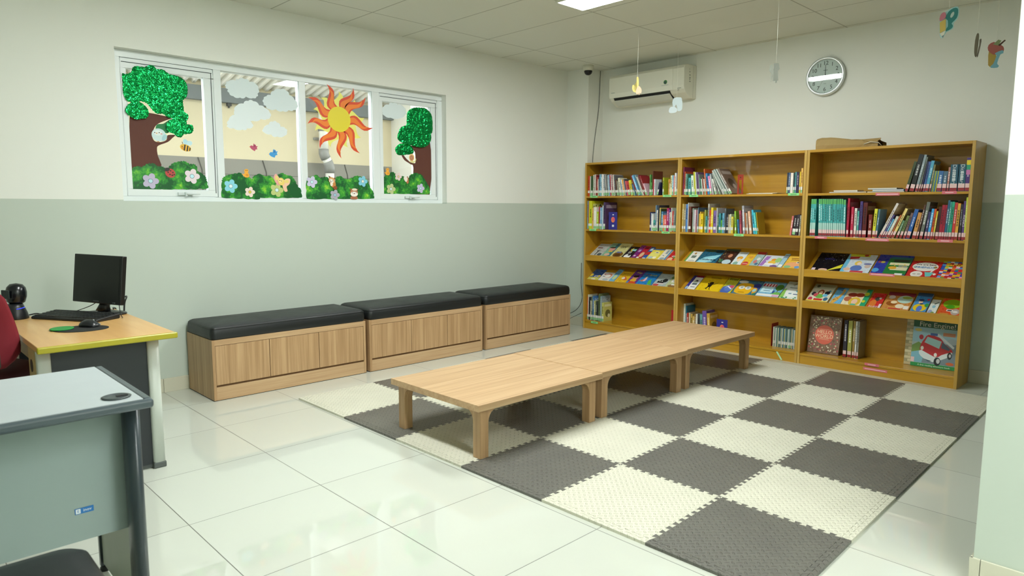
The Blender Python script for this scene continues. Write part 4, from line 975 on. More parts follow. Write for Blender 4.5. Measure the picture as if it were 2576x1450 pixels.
for k in range(5):
    a = 2 * PI * k / 5 + .3
    lg = part('base_leg', MB().tube([(0, 0, .10), (.15 * math.cos(a), .15 * math.sin(a), .085), (.27 * math.cos(a), .27 * math.sin(a), .07)], [.026, .02, .015], 8), BK, ch, world=False)
    part('castor', MB().tube([(.27 * math.cos(a) - .015 * math.sin(a), .27 * math.sin(a) + .015 * math.cos(a), .027), (.27 * math.cos(a) + .015 * math.sin(a), .27 * math.sin(a) - .015 * math.cos(a), .027)], .027, 14), BK, lg, world=False)
# ------------------------------------------------------------------ three bookcases
XF, XB, TP = 4.231, 4.545, .022
UNITS = {1: (.131, -1.043, 'left'), 2: (-1.0445, -2.2535, 'middle'), 3: (-2.255, -3.438, 'right')}
TAG_G, TAG_P = mat('8fdc8a', .5), mat('d8707c', .5)
INK_G, INK_P = mat('3f6a4a', .6), mat('f0dcdc', .5)
TAGS = {1: [(.052, -.046, 1.439), (-.863, -.959, 1.438), (.059, -.034, 1.084), (-.861, -.953, 1.082), (.015, -.079, .079)],
        2: [(-1.156, -1.25, 1.436), (-2.109, -2.203, 1.438), (-1.629, -1.722, 1.08)],
        3: [(-2.801, -2.969, 1.430), (-3.251, -3.343, 1.437), (-2.353, -2.449, 1.082), (-2.749, -2.916, 1.078), (-3.244, -3.342, 1.086), (-2.794, -2.972, .808), (-2.80, -2.905, .086), (-2.79, -2.965, .048)]}
def board(o, name, y0, y1, x0, z0, x1, z1, t):
    """sloping board between front bottom edge (x0,z0) and back (x1,z1)"""
    a = math.atan2(z1 - z0, x1 - x0); nx, nz = -math.sin(a) * t, math.cos(a) * t
    return part(name, MB().prism([(z0, x0), (z1, x1), (z1 - nz, x1 - nx), (z0 - nz, x0 - nx)], y1, y0, 1), OCHRE_Y, o)
for u, (ya, yb, wd) in UNITS.items():
    o = thing('bookcase', 'tall ochre wooden bookcase, %s of the three along the wall' % {'left': 'leftmost', 'middle': 'middle', 'right': 'rightmost'}[wd], 'bookcase', (4.39, (ya + yb) / 2, 0), group='ochre bookcases along the wall')
    ia, ib = ya - TP, yb + TP
    for a_, b_ in ((ya, ia), (yb, ib)):
        sp = part('side_panel', MB().box(XF, XB, a_, b_, 0, 1.80), OCHRE_Z, o, bevel=.001)
        part('edge_band', MB().box(XF - .0007, XF, min(a_, b_) + .001, max(a_, b_) - .001, .001, 1.799), OCHRE_E, sp)
    part('top_panel', MB().box(XF, XB, ia, ib, 1.779, 1.80), OCHRE_Y, o, bevel=.001)
    part('back_panel', MB().box(4.505, 4.513, ia, ib, .03, 1.779), OCHRE_Y, o)
    for z in (1.4445, 1.0915):
        part('shelf', MB().box(XF, 4.505, ia, ib, z - .019, z), OCHRE_Y, o, bevel=.001)
    for zl in (.812, .546):
        ds = board(o, 'display_shelf', ia, ib, XF + .018, zl - .018, 4.505, zl - .018 + .154, .018)
        part('front_lip', MB().box(XF, XF + .018, ia, ib, zl - .062, zl), OCHRE_Y, ds, bevel=.001)
    part('bottom_shelf', MB().box(XF + .002, 4.505, ia, ib, .073, .0915), OCHRE_Y, o, bevel=.001)
    part('plinth', MB().box(XF + .006, XF + .024, ia, ib, 0, .072), OCHRE_Y, o)
    for t0, t1, z in TAGS[u]:
        x = XF - .0008 if z > .1 or z > .06 else XF + .005
        tg = part('shelf_tag', MB().prism(smooth_loop([(t0, z - .008), (t0 - .004, z - .0105), (t1 + .004, z - .0105), (t1, z - .008), (t1, z + .008), (t1 + .004, z + .0105), (t0 - .004, z + .0105), (t0, z + .008)], 2), x - .0006, x, 0), TAG_P if u == 3 else TAG_G, o)
        c = (t0 + t1) / 2; l = abs(t0 - t1) * (.28 if abs(t0 - t1) < .12 else .44)
        part('tag_print', MB().box(x - .001, x - .0006, c - l, c + l, z - .0022, z + .0022), INK_P if u == 3 else INK_G, tg)
solo('loose_shelf_tag', MB().prism([(0, 0), (.014, .0), (.014, .082), (0, .082)], 0, .001, 0), mat('b4e0b0', .4), 'pale green shelf tag hanging crooked from the plinth of middle bookcase', 'tag', loc=(4.2335, -2.128, .01), rot=Matrix.Rotation(-.62, 3, 'X'), world=False)

# ------------------------------------------------------------------ upright books
PAGE = mat('dcd6c4', .8)
LBL_W = mat('e2e3de', .5); LBL_G = mat('8cc48c', .5); LBL_P = mat('e2c2c0', .5); LBL_R = mat('93222a', .5)
SHELFW = {0: 'top shelf', 1: 'second shelf', 2: 'bottom shelf'}
ZS = {0: 1.4447, 1: 1.0917, 2: .0917}
def shade(h, k):
    c = [int(h[i:i+2], 16) for i in (0, 2, 4)]
    return '%02x%02x%02x' % tuple(max(0, min(255, int(v + (255 - v) * k if k > 0 else v * (1 + k)))) for v in c)
def upright_book(u, shelf, y, t, h, lean, depth, col, label, grp, x=None, seed=0, name='book'):
    rg = random.Random(seed)
    x = ((4.27 if u == 1 else 4.34) if shelf == 2 else 4.247) + rg.uniform(0, .004) if x is None else x
    R = Matrix.Rotation(-lean, 3, 'X')
    s0, s1 = (-t, 0) if lean >= 0 else (0, t)
    ct = min(.0022, t * .2)
    m = MB().box(0, depth, s1 - ct, s1, 0, h).box(0, depth, s0, s0 + ct, 0, h).box(0, .0018, s0 + ct, s1 - ct, 0, h)
    o = solo(name, m, mat(col, .3), label, 'book', (x, y, ZS[shelf] + .0002), R, grp, world=False)
    part('page_block', MB().box(.0019, depth - .003, s0 + ct + .0001, s1 - ct - .0001, .002, h - .003), PAGE, o, world=False)
    e = .0005
    if t > .006:
        lb = MB(); i0, i1 = s0 + t * .03, s1 - t * .03
        if u == 3:
            lb.box(-e, 0, i0, i1, .026, .056, 0); lb.box(-e, 0, i0, i1, .004, .0255, 1)
            part('spine_label', lb, [LBL_P, LBL_R], o, world=False)
        elif rg.random() < .85:
            z0 = .034 if u == 1 else .03
            lb.box(-e, 0, i0, i1, z0, z0 + .026, 0)
            if (u == 1 and rg.random() < .75) or rg.random() < .3: lb.box(-e, 0, i0, i1, .006, z0 - .0005, 1)
            part('spine_label', lb, [LBL_W, LBL_G], o, world=False)
    if t > .009:
        k = rg.choice([.55, -.5, .7, -.6]); c0 = (s0 + s1) / 2; q = t * rg.uniform(.14, .24)
        a = h * rg.uniform(.38, .46); b = h * rg.uniform(.72, .9)
        sp = MB()
        zz = a
        while zz < b:
            l = rg.uniform(.008, .022); sp.box(-e, 0, c0 - q, c0 + q, zz, min(b, zz + l)); zz += l + .004
        part('spine_print', sp, mat(shade(col, k), .4), o, world=False)
    if t > .014 and depth > .1:
        # printed picture on the front board, seen where the next book is shorter
        pc = MB(); k = shade(col, .45); k2 = shade(col, -.45)
        ys = s0 - .0004
        pc.box(.015, depth - .012, ys, s0, h * .78, h * .9, 0)
        pc.prism([(zz_, xx_) for xx_, zz_ in oval(depth * .5, h * .42, depth * .3, h * .2, 14)], ys, s0, 1, 1)
        pc.prism([(zz_, xx_) for xx_, zz_ in oval(depth * .62, h * .3, depth * .14, h * .1, 10)], ys - .0003, ys, 1, 0)
        part('cover_pattern', pc, [mat(k, .35), mat(k2, .35)], o, world=False)
    return o
n_seed = 100
for u, sh, row in BOOK_ROWS:
    wd = UNITS[u][2]; items = row.split()
    for i, it in enumerate(items):
        y, t, h, le, col = it.split(',')
        y, t, h, le = int(y) / 1e4, int(t) / 1e4, int(h) / 1e3, math.radians(int(le) / 10)
        depth = min(.70 * h, .205 if sh < 2 else .155)
        place_w = '%s of %s bookcase' % (SHELFW[sh], wd)
        kind = 'slim ' if t < .0105 else 'thick ' if t > .024 else ''
        od = ordinal(i + 1) if i + 1 < len(items) else 'last'
        if col == '46a8a8':
            lab = 'turquoise series book with green top band, %s from left, %s' % (od, place_w)
        else:
            lab = '%s%s book%s, %s from left, %s' % (kind, cname(col), ' leaning' if abs(le) > .08 else '', od, place_w)
        n_seed += 1
        o = upright_book(u, sh, y, t, h, le, depth, col, lab, 'books on the ' + place_w, seed=n_seed)
        s0 = -t if le >= 0 else 0
        if col == '46a8a8':
            part('top_band', MB().box(-.0006, 0, s0 + t * .03, s0 + t * .97, h * .865, h * .995), mat('5cae5e', .35), o, world=False)
            part('lower_band', MB().box(-.0006, 0, s0 + t * .03, s0 + t * .97, .0565, h * .36), mat('a9d2c8', .35), o, world=False)
        if col == '24566a':
            lettering('spine_lettering', 'Dictionary', .034, o, mat('cfd8d8', .4), (-.0012, s0 + t / 2, h * .62), (0, 0, -1), (0, -1, 0), world=False)
        if col == '4a3078' :
            b = MB()
            for k in range(3): b.box(-.0012, -.0005, s0 + t * .03, s0 + t * .97, h * (.50 + .145 * k), h * (.64 + .145 * k), k)
            part('colour_bands', b, [mat('c87ab4', .35), mat('2a9a74', .35), mat('e0cc22', .35)], o, world=False)
        if col == '5a4080' and u == 3:
            lettering('spine_lettering', 'PHONICS', .02, o, mat('e8e2ee', .4), (-.0012, s0 + t / 2, h * .5), (0, 0, -1), (0, -1, 0), world=False)
        if (u, sh) == (1, 2) and col in ('8aa0a8', '4a7ab0'):
            lettering('title_lettering', 'GOAT' if col == '8aa0a8' else 'Color', .04, o, mat('24343c', .4), (.075, s0 - .0012, h * .84), (1, 0, 0), (0, 0, 1), world=False)
        if col == 'c8cc20':
            b = MB()
            rg = random.Random(5)
            for k in range(16): b.prism([(zz_, xx_) for xx_, zz_ in oval(rg.uniform(.03, .17), rg.uniform(.05, .27), .007, .012, 8)], s0 - .0009, s0 - .0004, 1)
            part('cover_spots', b, mat('26301c', .4), o, world=False)
# bookends and plates
def bookend(col, x, y, z, w, h, lab, slot=False, d=.10, yaw=0.):
    t = .0015
    o = thing('bookend', lab, 'bookend', (x, y, z), yaw)
    M_ = mat(col, .3)
    pts = smooth_loop([(0, 0), (0, h * .5), (.004, h - .004), (w * .5, h), (w - .004, h - .004), (w, h * .5), (w, 0), (w * .5, 0)], 1)
    b = MB()
    if slot:
        a = w * .28
        b.box(0, t, -a, 0, 0, h).box(0, t, -w, -w + a, 0, h).box(0, t, -w + a, -a, h * .72, h).box(0, t, -w + a, -a, 0, h * .05)
    else:
        b.box(0, t, -w, 0, 0, h)
    part('upright_plate', b, M_, o, world=False, bevel=.0006)
    part('foot_plate', MB().box(-d if not slot else 0, t, -w, 0, 0, .0012) if d > 0 else MB().box(0, -d, -w, 0, 0, .0012), M_, o, world=False)
    return o
o = bookend('9a3018', 4.262, -1.626, 1.4447, .056, .176, 'red brown metal bookend with a slot on the top shelf of middle bookcase', True)
part('hole', MB().prism(oval(-.028, .15, .006, n=12), -.0005, 0, 0), mat('3a2016', .5), o, world=False)
def blue_end(x, y, z, lab):
    o = bookend('2a2a88', x, y, z, .112, .185, lab, d=-.1)
    b = MB().prism(oval(-.058, .105, .024, .03, 18), -.0006, 0, 0); b.prism(oval(-.065, .112, .014, .018, 14), -.0011, -.0006, 0, 1); b.box(-.0006, 0, -.072, -.046, .03, .052, 2)
    b.box(-.0006, 0, -.068, -.05, .152, .162, 2)
    part('plate_print', b, [mat('e07a4a', .4), mat('d8507a', .4), mat('d8dce0', .4)], o, world=False)
blue_end(4.262, -.176, 1.0917, 'blue bookend with an orange emblem on the second shelf of left bookcase')
blue_end(4.33, -1.405 - .03, .0917, 'blue bookend with an orange emblem on the bottom shelf of middle bookcase')
bookend('a81c22', 4.33, -.934, .0917, .066, .215, 'dark red bookend at the right end of left bookcase bottom shelf', d=-.08)
o = bookend('a81c22', 4.335, -1.972, .0917, .003, .205, 'red bookend left of the slim books on the bottom shelf', d=-.06)
part('side_plate', MB().box(0, .13, -.002, 0, 0, .205), mat('a81c22', .3), o, world=False)
solo('picture_book', MB().box(4.345, 4.45, -1.0185, -1.0085, .0917, .27), mat('7aa6cc', .3), 'pale blue book beside the dark red bookend, left bookcase bottom shelf', 'book', loc=(4.38, -1.015, .0917))

# ------------------------------------------------------------------ books lying flat
def flat_book(y0, y1, z, t, d, col, lab, x=4.25, rot=0):
    w = y0 - y1
    o = solo('flat_book', MB().box(0, d, -w, 0, 0, t * .16).box(0, d, -w, 0, t * .84, t).box(0, d, -w, -w + .0015, t * .16, t * .84), mat(col, .3), lab, 'book', (x, y0, z), rot, 'books lying flat', world=False)
    part('page_block', MB().box(.001, d - .001, -w + .0016, -.001, t * .161, t * .839), PAGE, o, world=False)
    return o
flat_book(-1.722, -1.963, 1.4447, .005, .18, 'cfcabc', 'thin cream book lying flat right of the slotted bookend, lower of two')
flat_book(-1.74, -2.0, 1.4499, .004, .17, 'e6e2d6', 'thin white book lying flat right of the slotted bookend, upper of two', x=4.256)
flat_book(-2.44, -2.725, 1.4447, .010, .22, '4a2a20', 'dark brown book lying flat at the bottom of the pile, right bookcase')
flat_book(-2.474, -2.657, 1.4549, .011, .14, 'e8e2dc', 'white book lying flat on the dark brown one, right bookcase', x=4.252)
flat_book(-2.73, -2.995, 1.4447, .009, .22, '5a5030', 'olive book lying flat under the blue one, right bookcase')
flat_book(-2.768, -2.99, 1.4539, .014, .16, '3f86cc', 'bright blue book lying flat, right bookcase top shelf', x=4.252)
flat_book(-2.732, -2.94, 1.4681, .012, .15, 'a8a49a', 'grey book with white spine lying on the bright blue one', x=4.256)
# ------------------------------------------------------------------ picture books on the sloping shelves
SLA = math.atan2(.154, .274 - .018)
def cover_art(o, w, L, t, shapes):
    """printed picture: flat shapes just above the cover, in fractions of the cover"""
    cols = []; mb = MB()
    for i, s in enumerate(shapes):
        z = t + .0002 + i * min(.00012, .0016 / len(shapes))
        k, h = s[0], s[-1]
        if h not in cols: cols.append(h)
        mi = cols.index(h)
        if k == 'r': pts = [(s[1], s[2]), (s[3], s[2]), (s[3], s[4]), (s[1], s[4])]; pts = [(a * w, b * L) for a, b in pts]
        elif k == 'c': pts = [(a, b) for a, b in oval(s[1] * w, s[2] * L, s[3] * w, s[4] * L, 18)]
        else: pts = [(a * w, b * L) for a, b in s[1]]
        q = []
        for a, b in pts:
            a, b = min(max(a, .0004), w - .0004), min(max(b, .0004), L - .0004)
            if not q or math.hypot(a - q[-1][0], b - q[-1][1]) > 1e-4: q.append((a, b))
        if math.hypot(q[0][0] - q[-1][0], q[0][1] - q[-1][1]) < 1e-4: q.pop()
        if len(q) > 2: mb.prism(q, t, z, 2, mi)
    return part('cover_print', mb, [mat(h, .3) for h in cols], o, world=False)
def face_book(loc, R, w, L, t, col, lab, shapes, grp, titles=(), spine='left'):
    ct = min(.002, t * .2)
    m = MB().box(0, w, 0, L, 0, ct).box(0, w, 0, L, t - ct, t).box(0, .0018, 0, L, ct, t - ct)
    o = solo('picture_book', m, mat(col, .28), lab, 'book', loc, R, grp, world=False)
    part('page_block', MB().box(.0019, w - .002, .002, L - .002, ct + .0001, t - ct - .0001), PAGE, o, world=False)
    if shapes: cover_art(o, w, L, t, shapes)
    for tx in titles:
        body, x, y, sz, c = tx[:5]; sq = tx[5] if len(tx) > 5 else 1
        lettering('title_lettering', body, sz, o, mat(c, .35), (x * w, y * L, t + .0024), (1, 0, 0), (0, 1, 0), world=False, squeeze=sq)
    return o
SL = Matrix(((0, math.cos(SLA), -math.sin(SLA)), (-1, 0, 0), (0, math.sin(SLA), math.cos(SLA))))
BC = ('r', .55, .10, .85, .2, 'e8e8e4')     # white shop-code sticker
def bar(x, y): return [('r', x, y, x + .28, y + .12, 'e6e6e2'), ('r', x + .04, y + .03, x + .24, y + .09, '34343a')]
def dots(n, c, seed, x0=.08, x1=.92, y0=.08, y1=.92, r=.035):
    g = random.Random(seed); return [('c', g.uniform(x0, x1), g.uniform(y0, y1), r * g.uniform(.6, 1.4), r * g.uniform(.5, 1.1), c) for _ in range(n)]
DISP = {
'1a': [(.075, -.081, .236, 'b9bdb8', 'pale grey cover with a bare black tree', [('p', [(.38, .02), (.44, .02), (.46, .35), (.62, .5), (.45, .42), (.43, .6), (.4, .42), (.25, .5), (.38, .33)], '24262a'), ('c', .75, .15, .18, .1, '4a5a62'), ('r', .12, .62, .55, .7, '7a4a48')], []),
  (-.083, -.201, .253, '86b79a', 'mint green cover with a smiling reddish face', [('r', .62, 0, 1, 1, '3f7c86'), ('c', .55, .55, .33, .16, 'd89a90'), ('r', .35, .34, .8, .42, 'e2c030'), ('c', .5, .66, .36, .05, '3a2a22'), ('c', .5, .15, .3, .09, 'd8b4a0')], [('I Love', .5, .88, .03, '6a1a1a')]),
  (-.203, -.351, .255, 'cfca8a', 'pale olive cover with a brown mound', [('c', .55, .17, .42, .2, '7a5428'), ('c', .55, .12, .25, .12, '5c3c1c'), ('r', .3, .28, .7, .38, '6a76a0')], [('GIV', .5, .7, .065, '3a3a20', .8)]),
  (-.353, -.470, .211, '222126', 'black cover with a yellow star and a penguin', [('p', [(.45, .92), (.52, .78), (.68, .78), (.55, .68), (.6, .52), (.45, .62), (.3, .52), (.36, .68), (.24, .78), (.4, .78)], 'e0d040'), ('r', .45, .62, .9, .78, '8cc8cc'), ('c', .5, .16, .35, .2, 'e6e6e6'), ('c', .6, .3, .16, .1, '2c2c30')] + bar(.3, .42), []),
  (-.473, -.533, .239, '7a2a78', 'narrow purple cover', [('r', .3, .5, .8, .66, 'c09ac8'), ('c', .4, .2, .22, .06, 'e0d0e0')], []),
  (-.536, -.604, .228, 'b8283c', 'crimson cover', [('r', .1, .72, .9, .9, '7c1426'), ('c', .55, .3, .35, .2, 'e0b890'), ('r', .05, .02, .5, .12, 'e8e4e0')], []),
  (-.606, -.655, .222, '2a5aa6', 'blue and red cover, narrow', [('r', 0, .35, 1, .6, 'c03030'), ('r', .2, .7, .9, .9, 'c8d8e8'), ('r', .1, .0, .8, .12, 'e4e4e0')], []),
  (-.657, -.795, .186, 'e3d24c', 'yellow cover with a white creature', [('c', .45, .45, .4, .35, 'e8e27c'), ('c', .3, .18, .2, .12, 'b0c4c0'), ('c', .65, .18, .16, .1, 'f0ead0'), ('r', 0, .9, 1, 1, '3a6aa8')] + bar(.4, .6), []),
  (-.798, -.886, .189, 'e6e0cc', 'cream cover with a blue right edge', [('r', .84, 0, 1, 1, '3a8cc8'), ('r', .4, .55, .7, .9, '8a9aa4'), ('c', .5, .12, .3, .1, '98a8b0')] + bar(.25, .32), []),
  (-.894, -1.017, .167, 'c02a30', 'red cover with a child face', [('p', [(.3, 1), (1, 1), (1, .55), (.6, .6)], 'd03838'), ('c', .3, .15, .24, .2, 'e2b48c'), ('p', [(.55, .5), (.75, .62), (.7, .2), (.5, .3)], '3a9a4a'), ('c', .85, .35, .2, .3, 'e08030')] + bar(.3, .42), [])],
'1b': [(.109, -.041, .203, '3a5c96', 'dark blue cover with yellow ducklings', [('r', 0, 0, 1, .28, 'd0cc60'), ('c', .1, .45, .14, .12, 'e6cc3c'), ('r', .2, .5, .95, .62, '28406c'), ('c', .55, .1, .2, .08, 'e8e4d0'), ('c', .85, .4, .12, .08, 'e0c23c')] + bar(.45, .3), []),
  (-.045, -.189, .158, 'e6e4de', 'white cover with an orange fish curve', [('c', .62, .62, .3, .25, 'd88a6a'), ('c', .58, .58, .22, .18, 'ece8e0'), ('c', .6, .18, .25, .12, 'b6c0c4'), ('c', .2, .75, .08, .06, '9a3a3a')] + bar(.1, .45), []),
  (-.191, -.259, .228, '7ab6d4', 'narrow light blue cover', [('c', .55, .35, .35, .18, 'c8d89a'), ('r', .0, .6, .9, .68, '5a90b8')], [('Cats', .5, .78, .03, '26384c')]),
  (-.262, -.413, .202, 'e0b228', 'golden yellow cover with a little fox', [('p', [(.4, .5), (.55, .62), (.75, .45), (.9, .3), (.7, .25), (.5, .3)], 'd2642a'), ('c', .5, .42, .14, .1, 'eee4d4'), ('r', .2, .78, .85, .84, 'b98c20')] + dots(8, 'f0dc80', 3, .1, .9, .05, .2, .02), []),
  (-.415, -.541, .248, '6a3c8a', 'purple cover with a bespectacled child', [('c', .5, .42, .25, .14, 'c8906a'), ('c', .5, .52, .28, .08, '2a2220'), ('c', .5, .24, .3, .12, 'e0b034'), ('c', .5, .08, .42, .09, 'd2502c'), ('c', .1, .1, .12, .06, '3c8acc')], [('Hap', .55, .78, .04, 'e8d040')]),
  (-.544, -.735, .242, '2a7fc4', 'bright blue cover with a child and green dragon', [('c', .35, .35, .09, .13, 'e4b2c0'), ('p', [(.05, .25), (.3, .4), (.28, .2)], 'c87a54'), ('c', .35, .52, .07, .05, 'e8d4b4'), ('p', [(.7, .02), (.62, .3), (.75, .42), (.85, .2), (.95, .05)], '58b04c'), ('r', .02, .86, .98, 1, '2464a4')], [('Deep', .3, .72, .032, '8a1c2c'), ('Breath', .68, .68, .032, 'd8d040')]),
  (-.737, -.889, .221, 'aeb8b4', 'grey cover with two black cats', [('c', .45, .35, .26, .16, '1e2020'), ('c', .7, .48, .2, .14, '2a2c2c'), ('c', .35, .42, .05, .03, 'e8e8e0'), ('c', .52, .42, .05, .03, 'e8e8e0'), ('c', .25, .12, .22, .08, 'c05050'), ('r', .25, .2, .75, .28, 'd8c8c8')], []),
  (-.891, -1.017, .216, 'b7bf92', 'sage green cover with a white panel', [('r', .25, .4, 1, .72, 'e8e8e2'), ('c', .2, .75, .2, .1, '587a44'), ('c', .6, .12, .4, .12, '8a6a40'), ('r', .45, .18, .85, .28, 'e4e4de')], [('ANT', .65, .62, .028, '2c3a2c'), ('HOME', .65, .48, .026, '2c3a2c')])],
'2a': [(-1.099, -1.219, .187, 'e4e8e0', 'white cover with a green leafy border', [('r', 0, 0, .14, 1, '5aa04c'), ('r', .35, .4, .75, .62, '6a7a70'), ('r', .3, .12, .85, .2, 'b4b8b0'), ('c', .5, .8, .1, .08, 'b08040')], []),
  (-1.226, -1.437, .228, '24607a', 'teal cover with a pale blue dress', [('p', [(.02, .0), (.35, .0), (.75, .12), (.99, .66), (.8, .6), (.55, .52), (.3, .44), (.12, .25)], '8ccfe0'), ('p', [(.1, .05), (.5, .08), (.85, .38), (.5, .36), (.25, .25)], 'a8dce8'), ('c', .35, .9, .3, .09, '3a5238'), ('c', .8, .85, .2, .12, '14343c')], [('Cinderella', .52, .24, .040, '102c48')]),
  (-1.441, -1.584, .247, '3c2c2a', 'dark cover with a long-haired girl', [('c', .6, .5, .26, .3, '4c2c20'), ('c', .62, .55, .14, .12, 'c48a6a'), ('c', .65, .15, .3, .15, 'b8d0d8'), ('c', .2, .2, .15, .12, '3a6a4c'), ('r', 0, .86, 1, 1, '33463a')] + dots(8, '9a8a4c', 8, .05, .4), []),
  (-1.587, -1.683, .214, 'd6e2e6', 'pale cover with an orange flower child', [('c', .5, .55, .3, .13, 'e0a23c'), ('c', .5, .4, .18, .12, 'ecd0b0'), ('c', .4, .15, .25, .12, '88b0a0'), ('r', .2, .86, .9, .95, 'b8c4cc')], []),
  (-1.686, -1.768, .206, 'e2b83a', 'mustard cover with a red striped ball', [('c', .4, .16, .38, .15, 'c03c3c'), ('r', .1, .14, .72, .17, 'ecd8c8'), ('c', .6, .65, .25, .1, 'd89a40')], []),
  (-1.77, -1.85, .223, '9ab8b4', 'grey green cover with small figures', [('r', 0, .82, 1, 1, 'b03030'), ('c', .4, .3, .2, .12, 'c87a7a'), ('c', .6, .5, .2, .1, 'd8dcd8'), ('c', .7, .15, .2, .08, '4a6a8a')], []),
  (-1.853, -2.023, .188, 'cfd8dc', 'pale lilac cover with an orange duck', [('p', [(0, .1), (.1, .9), (.35, .9), (.3, .6), (.18, .55), (.28, .45), (.2, .1)], 'a074bc'), ('c', .62, .62, .14, .12, 'e49a34'), ('c', .6, .42, .22, .14, 'e8c04a'), ('c', .85, .62, .16, .2, '9cc87c'), ('c', .8, .12, .2, .1, '7a5a8c'), ('r', .25, .2, .7, .34, 'ece8e4')], []),
  (-2.025, -2.068, .219, '9cc4d4', 'narrow sky blue cover', [('r', .1, .7, 1, .9, '7a8c98'), ('c', .5, .15, .4, .1, 'e8e8e4')], []),
  (-2.073, -2.228, .187, 'e6bc4a', 'yellow orange cover with a sleeping child', [('c', .5, .3, .42, .2, 'e8a878'), ('c', .25, .12, .2, .1, '88b884'), ('c', .8, .12, .15, .1, '6a9ccc'), ('r', .2, .76, .8, .82, '9a6a30'), ('r', .25, .64, .85, .70, '9a6a30')] + bar(.62, .42), [])],
'2b': [(-1.109, -1.226, .234, '36368c', 'dark blue cover with a white panda panel', [('r', .28, .02, .98, .88, 'e6e6e0'), ('r', .3, .9, 1, 1, 'a82c44'), ('c', .62, .62, .14, .08, '2a2c30'), ('c', .6, .52, .2, .1, 'b8c4b4'), ('r', .4, .36, .85, .48, '5a6468'), ('r', .45, .18, .85, .24, '8a8c90'), ('c', .15, .15, .1, .1, '9cc0d8')], []),
  (-1.229, -1.485, .249, 'e2be1c', 'bright yellow cover with a black ant', [('r', .02, .02, .98, .03, '6a5a10'), ('r', .02, .96, .98, .97, '6a5a10'), ('r', .02, .02, .03, .97, '6a5a10'), ('r', .97, .02, .98, .97, '6a5a10'), ('c', .48, .52, .09, .075, '1e1a16'), ('c', .47, .36, .08, .1, '1e1a16'), ('p', [(.36, .42), (.34, .52), (.38, .52), (.42, .42)], '1e1a16'), ('p', [(.52, .44), (.72, .54), (.73, .52), (.54, .40)], '1e1a16'), ('p', [(.42, .28), (.36, .16), (.46, .1), (.42, .16), (.47, .27)], '1e1a16'), ('p', [(.5, .28), (.52, .14), (.6, .08), (.55, .15), (.53, .28)], '1e1a16'), ('r', .3, .84, .72, .87, '7a6414'), ('r', .3, .78, .72, .79, '8a741c')], []),
  (-1.488, -1.60, .238, 'c4c43c', 'yellow green cover with a blue fish bowl', [('c', .4, .2, .5, .26, '4a66b0'), ('c', .55, .32, .4, .2, '5a7cc4'), ('c', .75, .42, .22, .1, 'c8506c'), ('p', [(.2, .3), (.4, .4), (.8, .25), (.85, .3), (.4, .46)], 'e8e8ec')], [('FISH', .5, .86, .044, '1c2414')]),
  (-1.602, -1.835, .231, '44748c', 'blue grey cover with a yellow robot head', [('c', .2, .85, .2, .1, 'd6dcd8'), ('c', .85, .6, .2, .2, '34408c'), ('p', smooth_loop([(.08, .15), (.05, .45), (.12, .72), (.4, .78), (.68, .72), (.74, .45), (.7, .12), (.4, .06)], 2), 'e6b224'), ('c', .28, .48, .12, .12, 'e0e2dc'), ('c', .54, .48, .12, .12, 'e0e2dc'), ('c', .28, .48, .05, .05, '9aa4a4'), ('c', .54, .48, .05, .05, '9aa4a4'), ('p', smooth_loop([(.72, .5), (.92, .5), (.95, .25), (.85, .1), (.78, .3)], 2), 'dca028'), ('c', .85, .36, .07, .1, '98ccd4'), ('r', .25, .15, .5, .2, 'b88a18'), ('c', .92, .12, .07, .06, '2c7a58')], []),
  (-1.841, -2.048, .229, '74aecc', 'sky blue cover with a red striped awning', [('r', .05, .68, .64, .86, 'b4343c')] + [('p', [(x, .68), (x + .06, .68), (x + .07, .86), (x + .01, .86)], 'e8dcdc') for x in (.13, .26, .39, .52)] + [('c', .82, .66, .17, .2, '4a7c34'), ('r', .8, .3, .83, .5, '6a4a2c'), ('c', .85, .2, .25, .16, '70b458'), ('r', .08, .3, .6, .66, 'c4e4ec'), ('r', .2, .38, .5, .42, '4a7c98'), ('r', .2, .5, .52, .53, '7a9cb0'), ('r', 0, .06, 1, .2, 'e2e4e2'), ('r', .7, .06, .98, .18, 'd8a4c4'), ('c', .66, .36, .05, .1, '3a5c9c')], []),
  (-2.055, -2.229, .252, 'd8e2da', 'white cover with green leaves and a teal bird', [('p', [(0, 0), (.2, .1), (.12, .6), (.0, .5)], '8cc45c'), ('p', [(.3, .8), (.5, .98), (.6, .98), (.4, .75)], 'a8b4a8'), ('c', .75, .48, .1, .07, '2c98b0'), ('c', .5, .4, .34, .3, 'e6ece8'), ('c', .76, .48, .1, .07, '2c98b0'), ('r', .35, .28, .5, .34, '6c9cb4'), ('r', .6, .26, .85, .31, '5c7090'), ('r', .25, .62, .85, .66, '6c7a70')] + dots(6, '3c8c5c', 4, .1, .95, .02, .12, .04), [])],
'3a': [(-2.316, -2.548, .27, '131318', 'black starry cover with a yellow corner', [('p', [(.52, .02), (1, .22), (1, .42), (.98, .42)], 'd6d23c'), ('c', .42, .08, .16, .07, 'd8b0a0'), ('c', .42, .04, .1, .04, 'c8b860'), ('r', .02, .03, .15, .16, 'd8c4cc')] + dots(22, 'c8c8d0', 2, .05, .95, .55, .97, .008), [('DARK', .45, .66, .032, '3a3a8c')]),
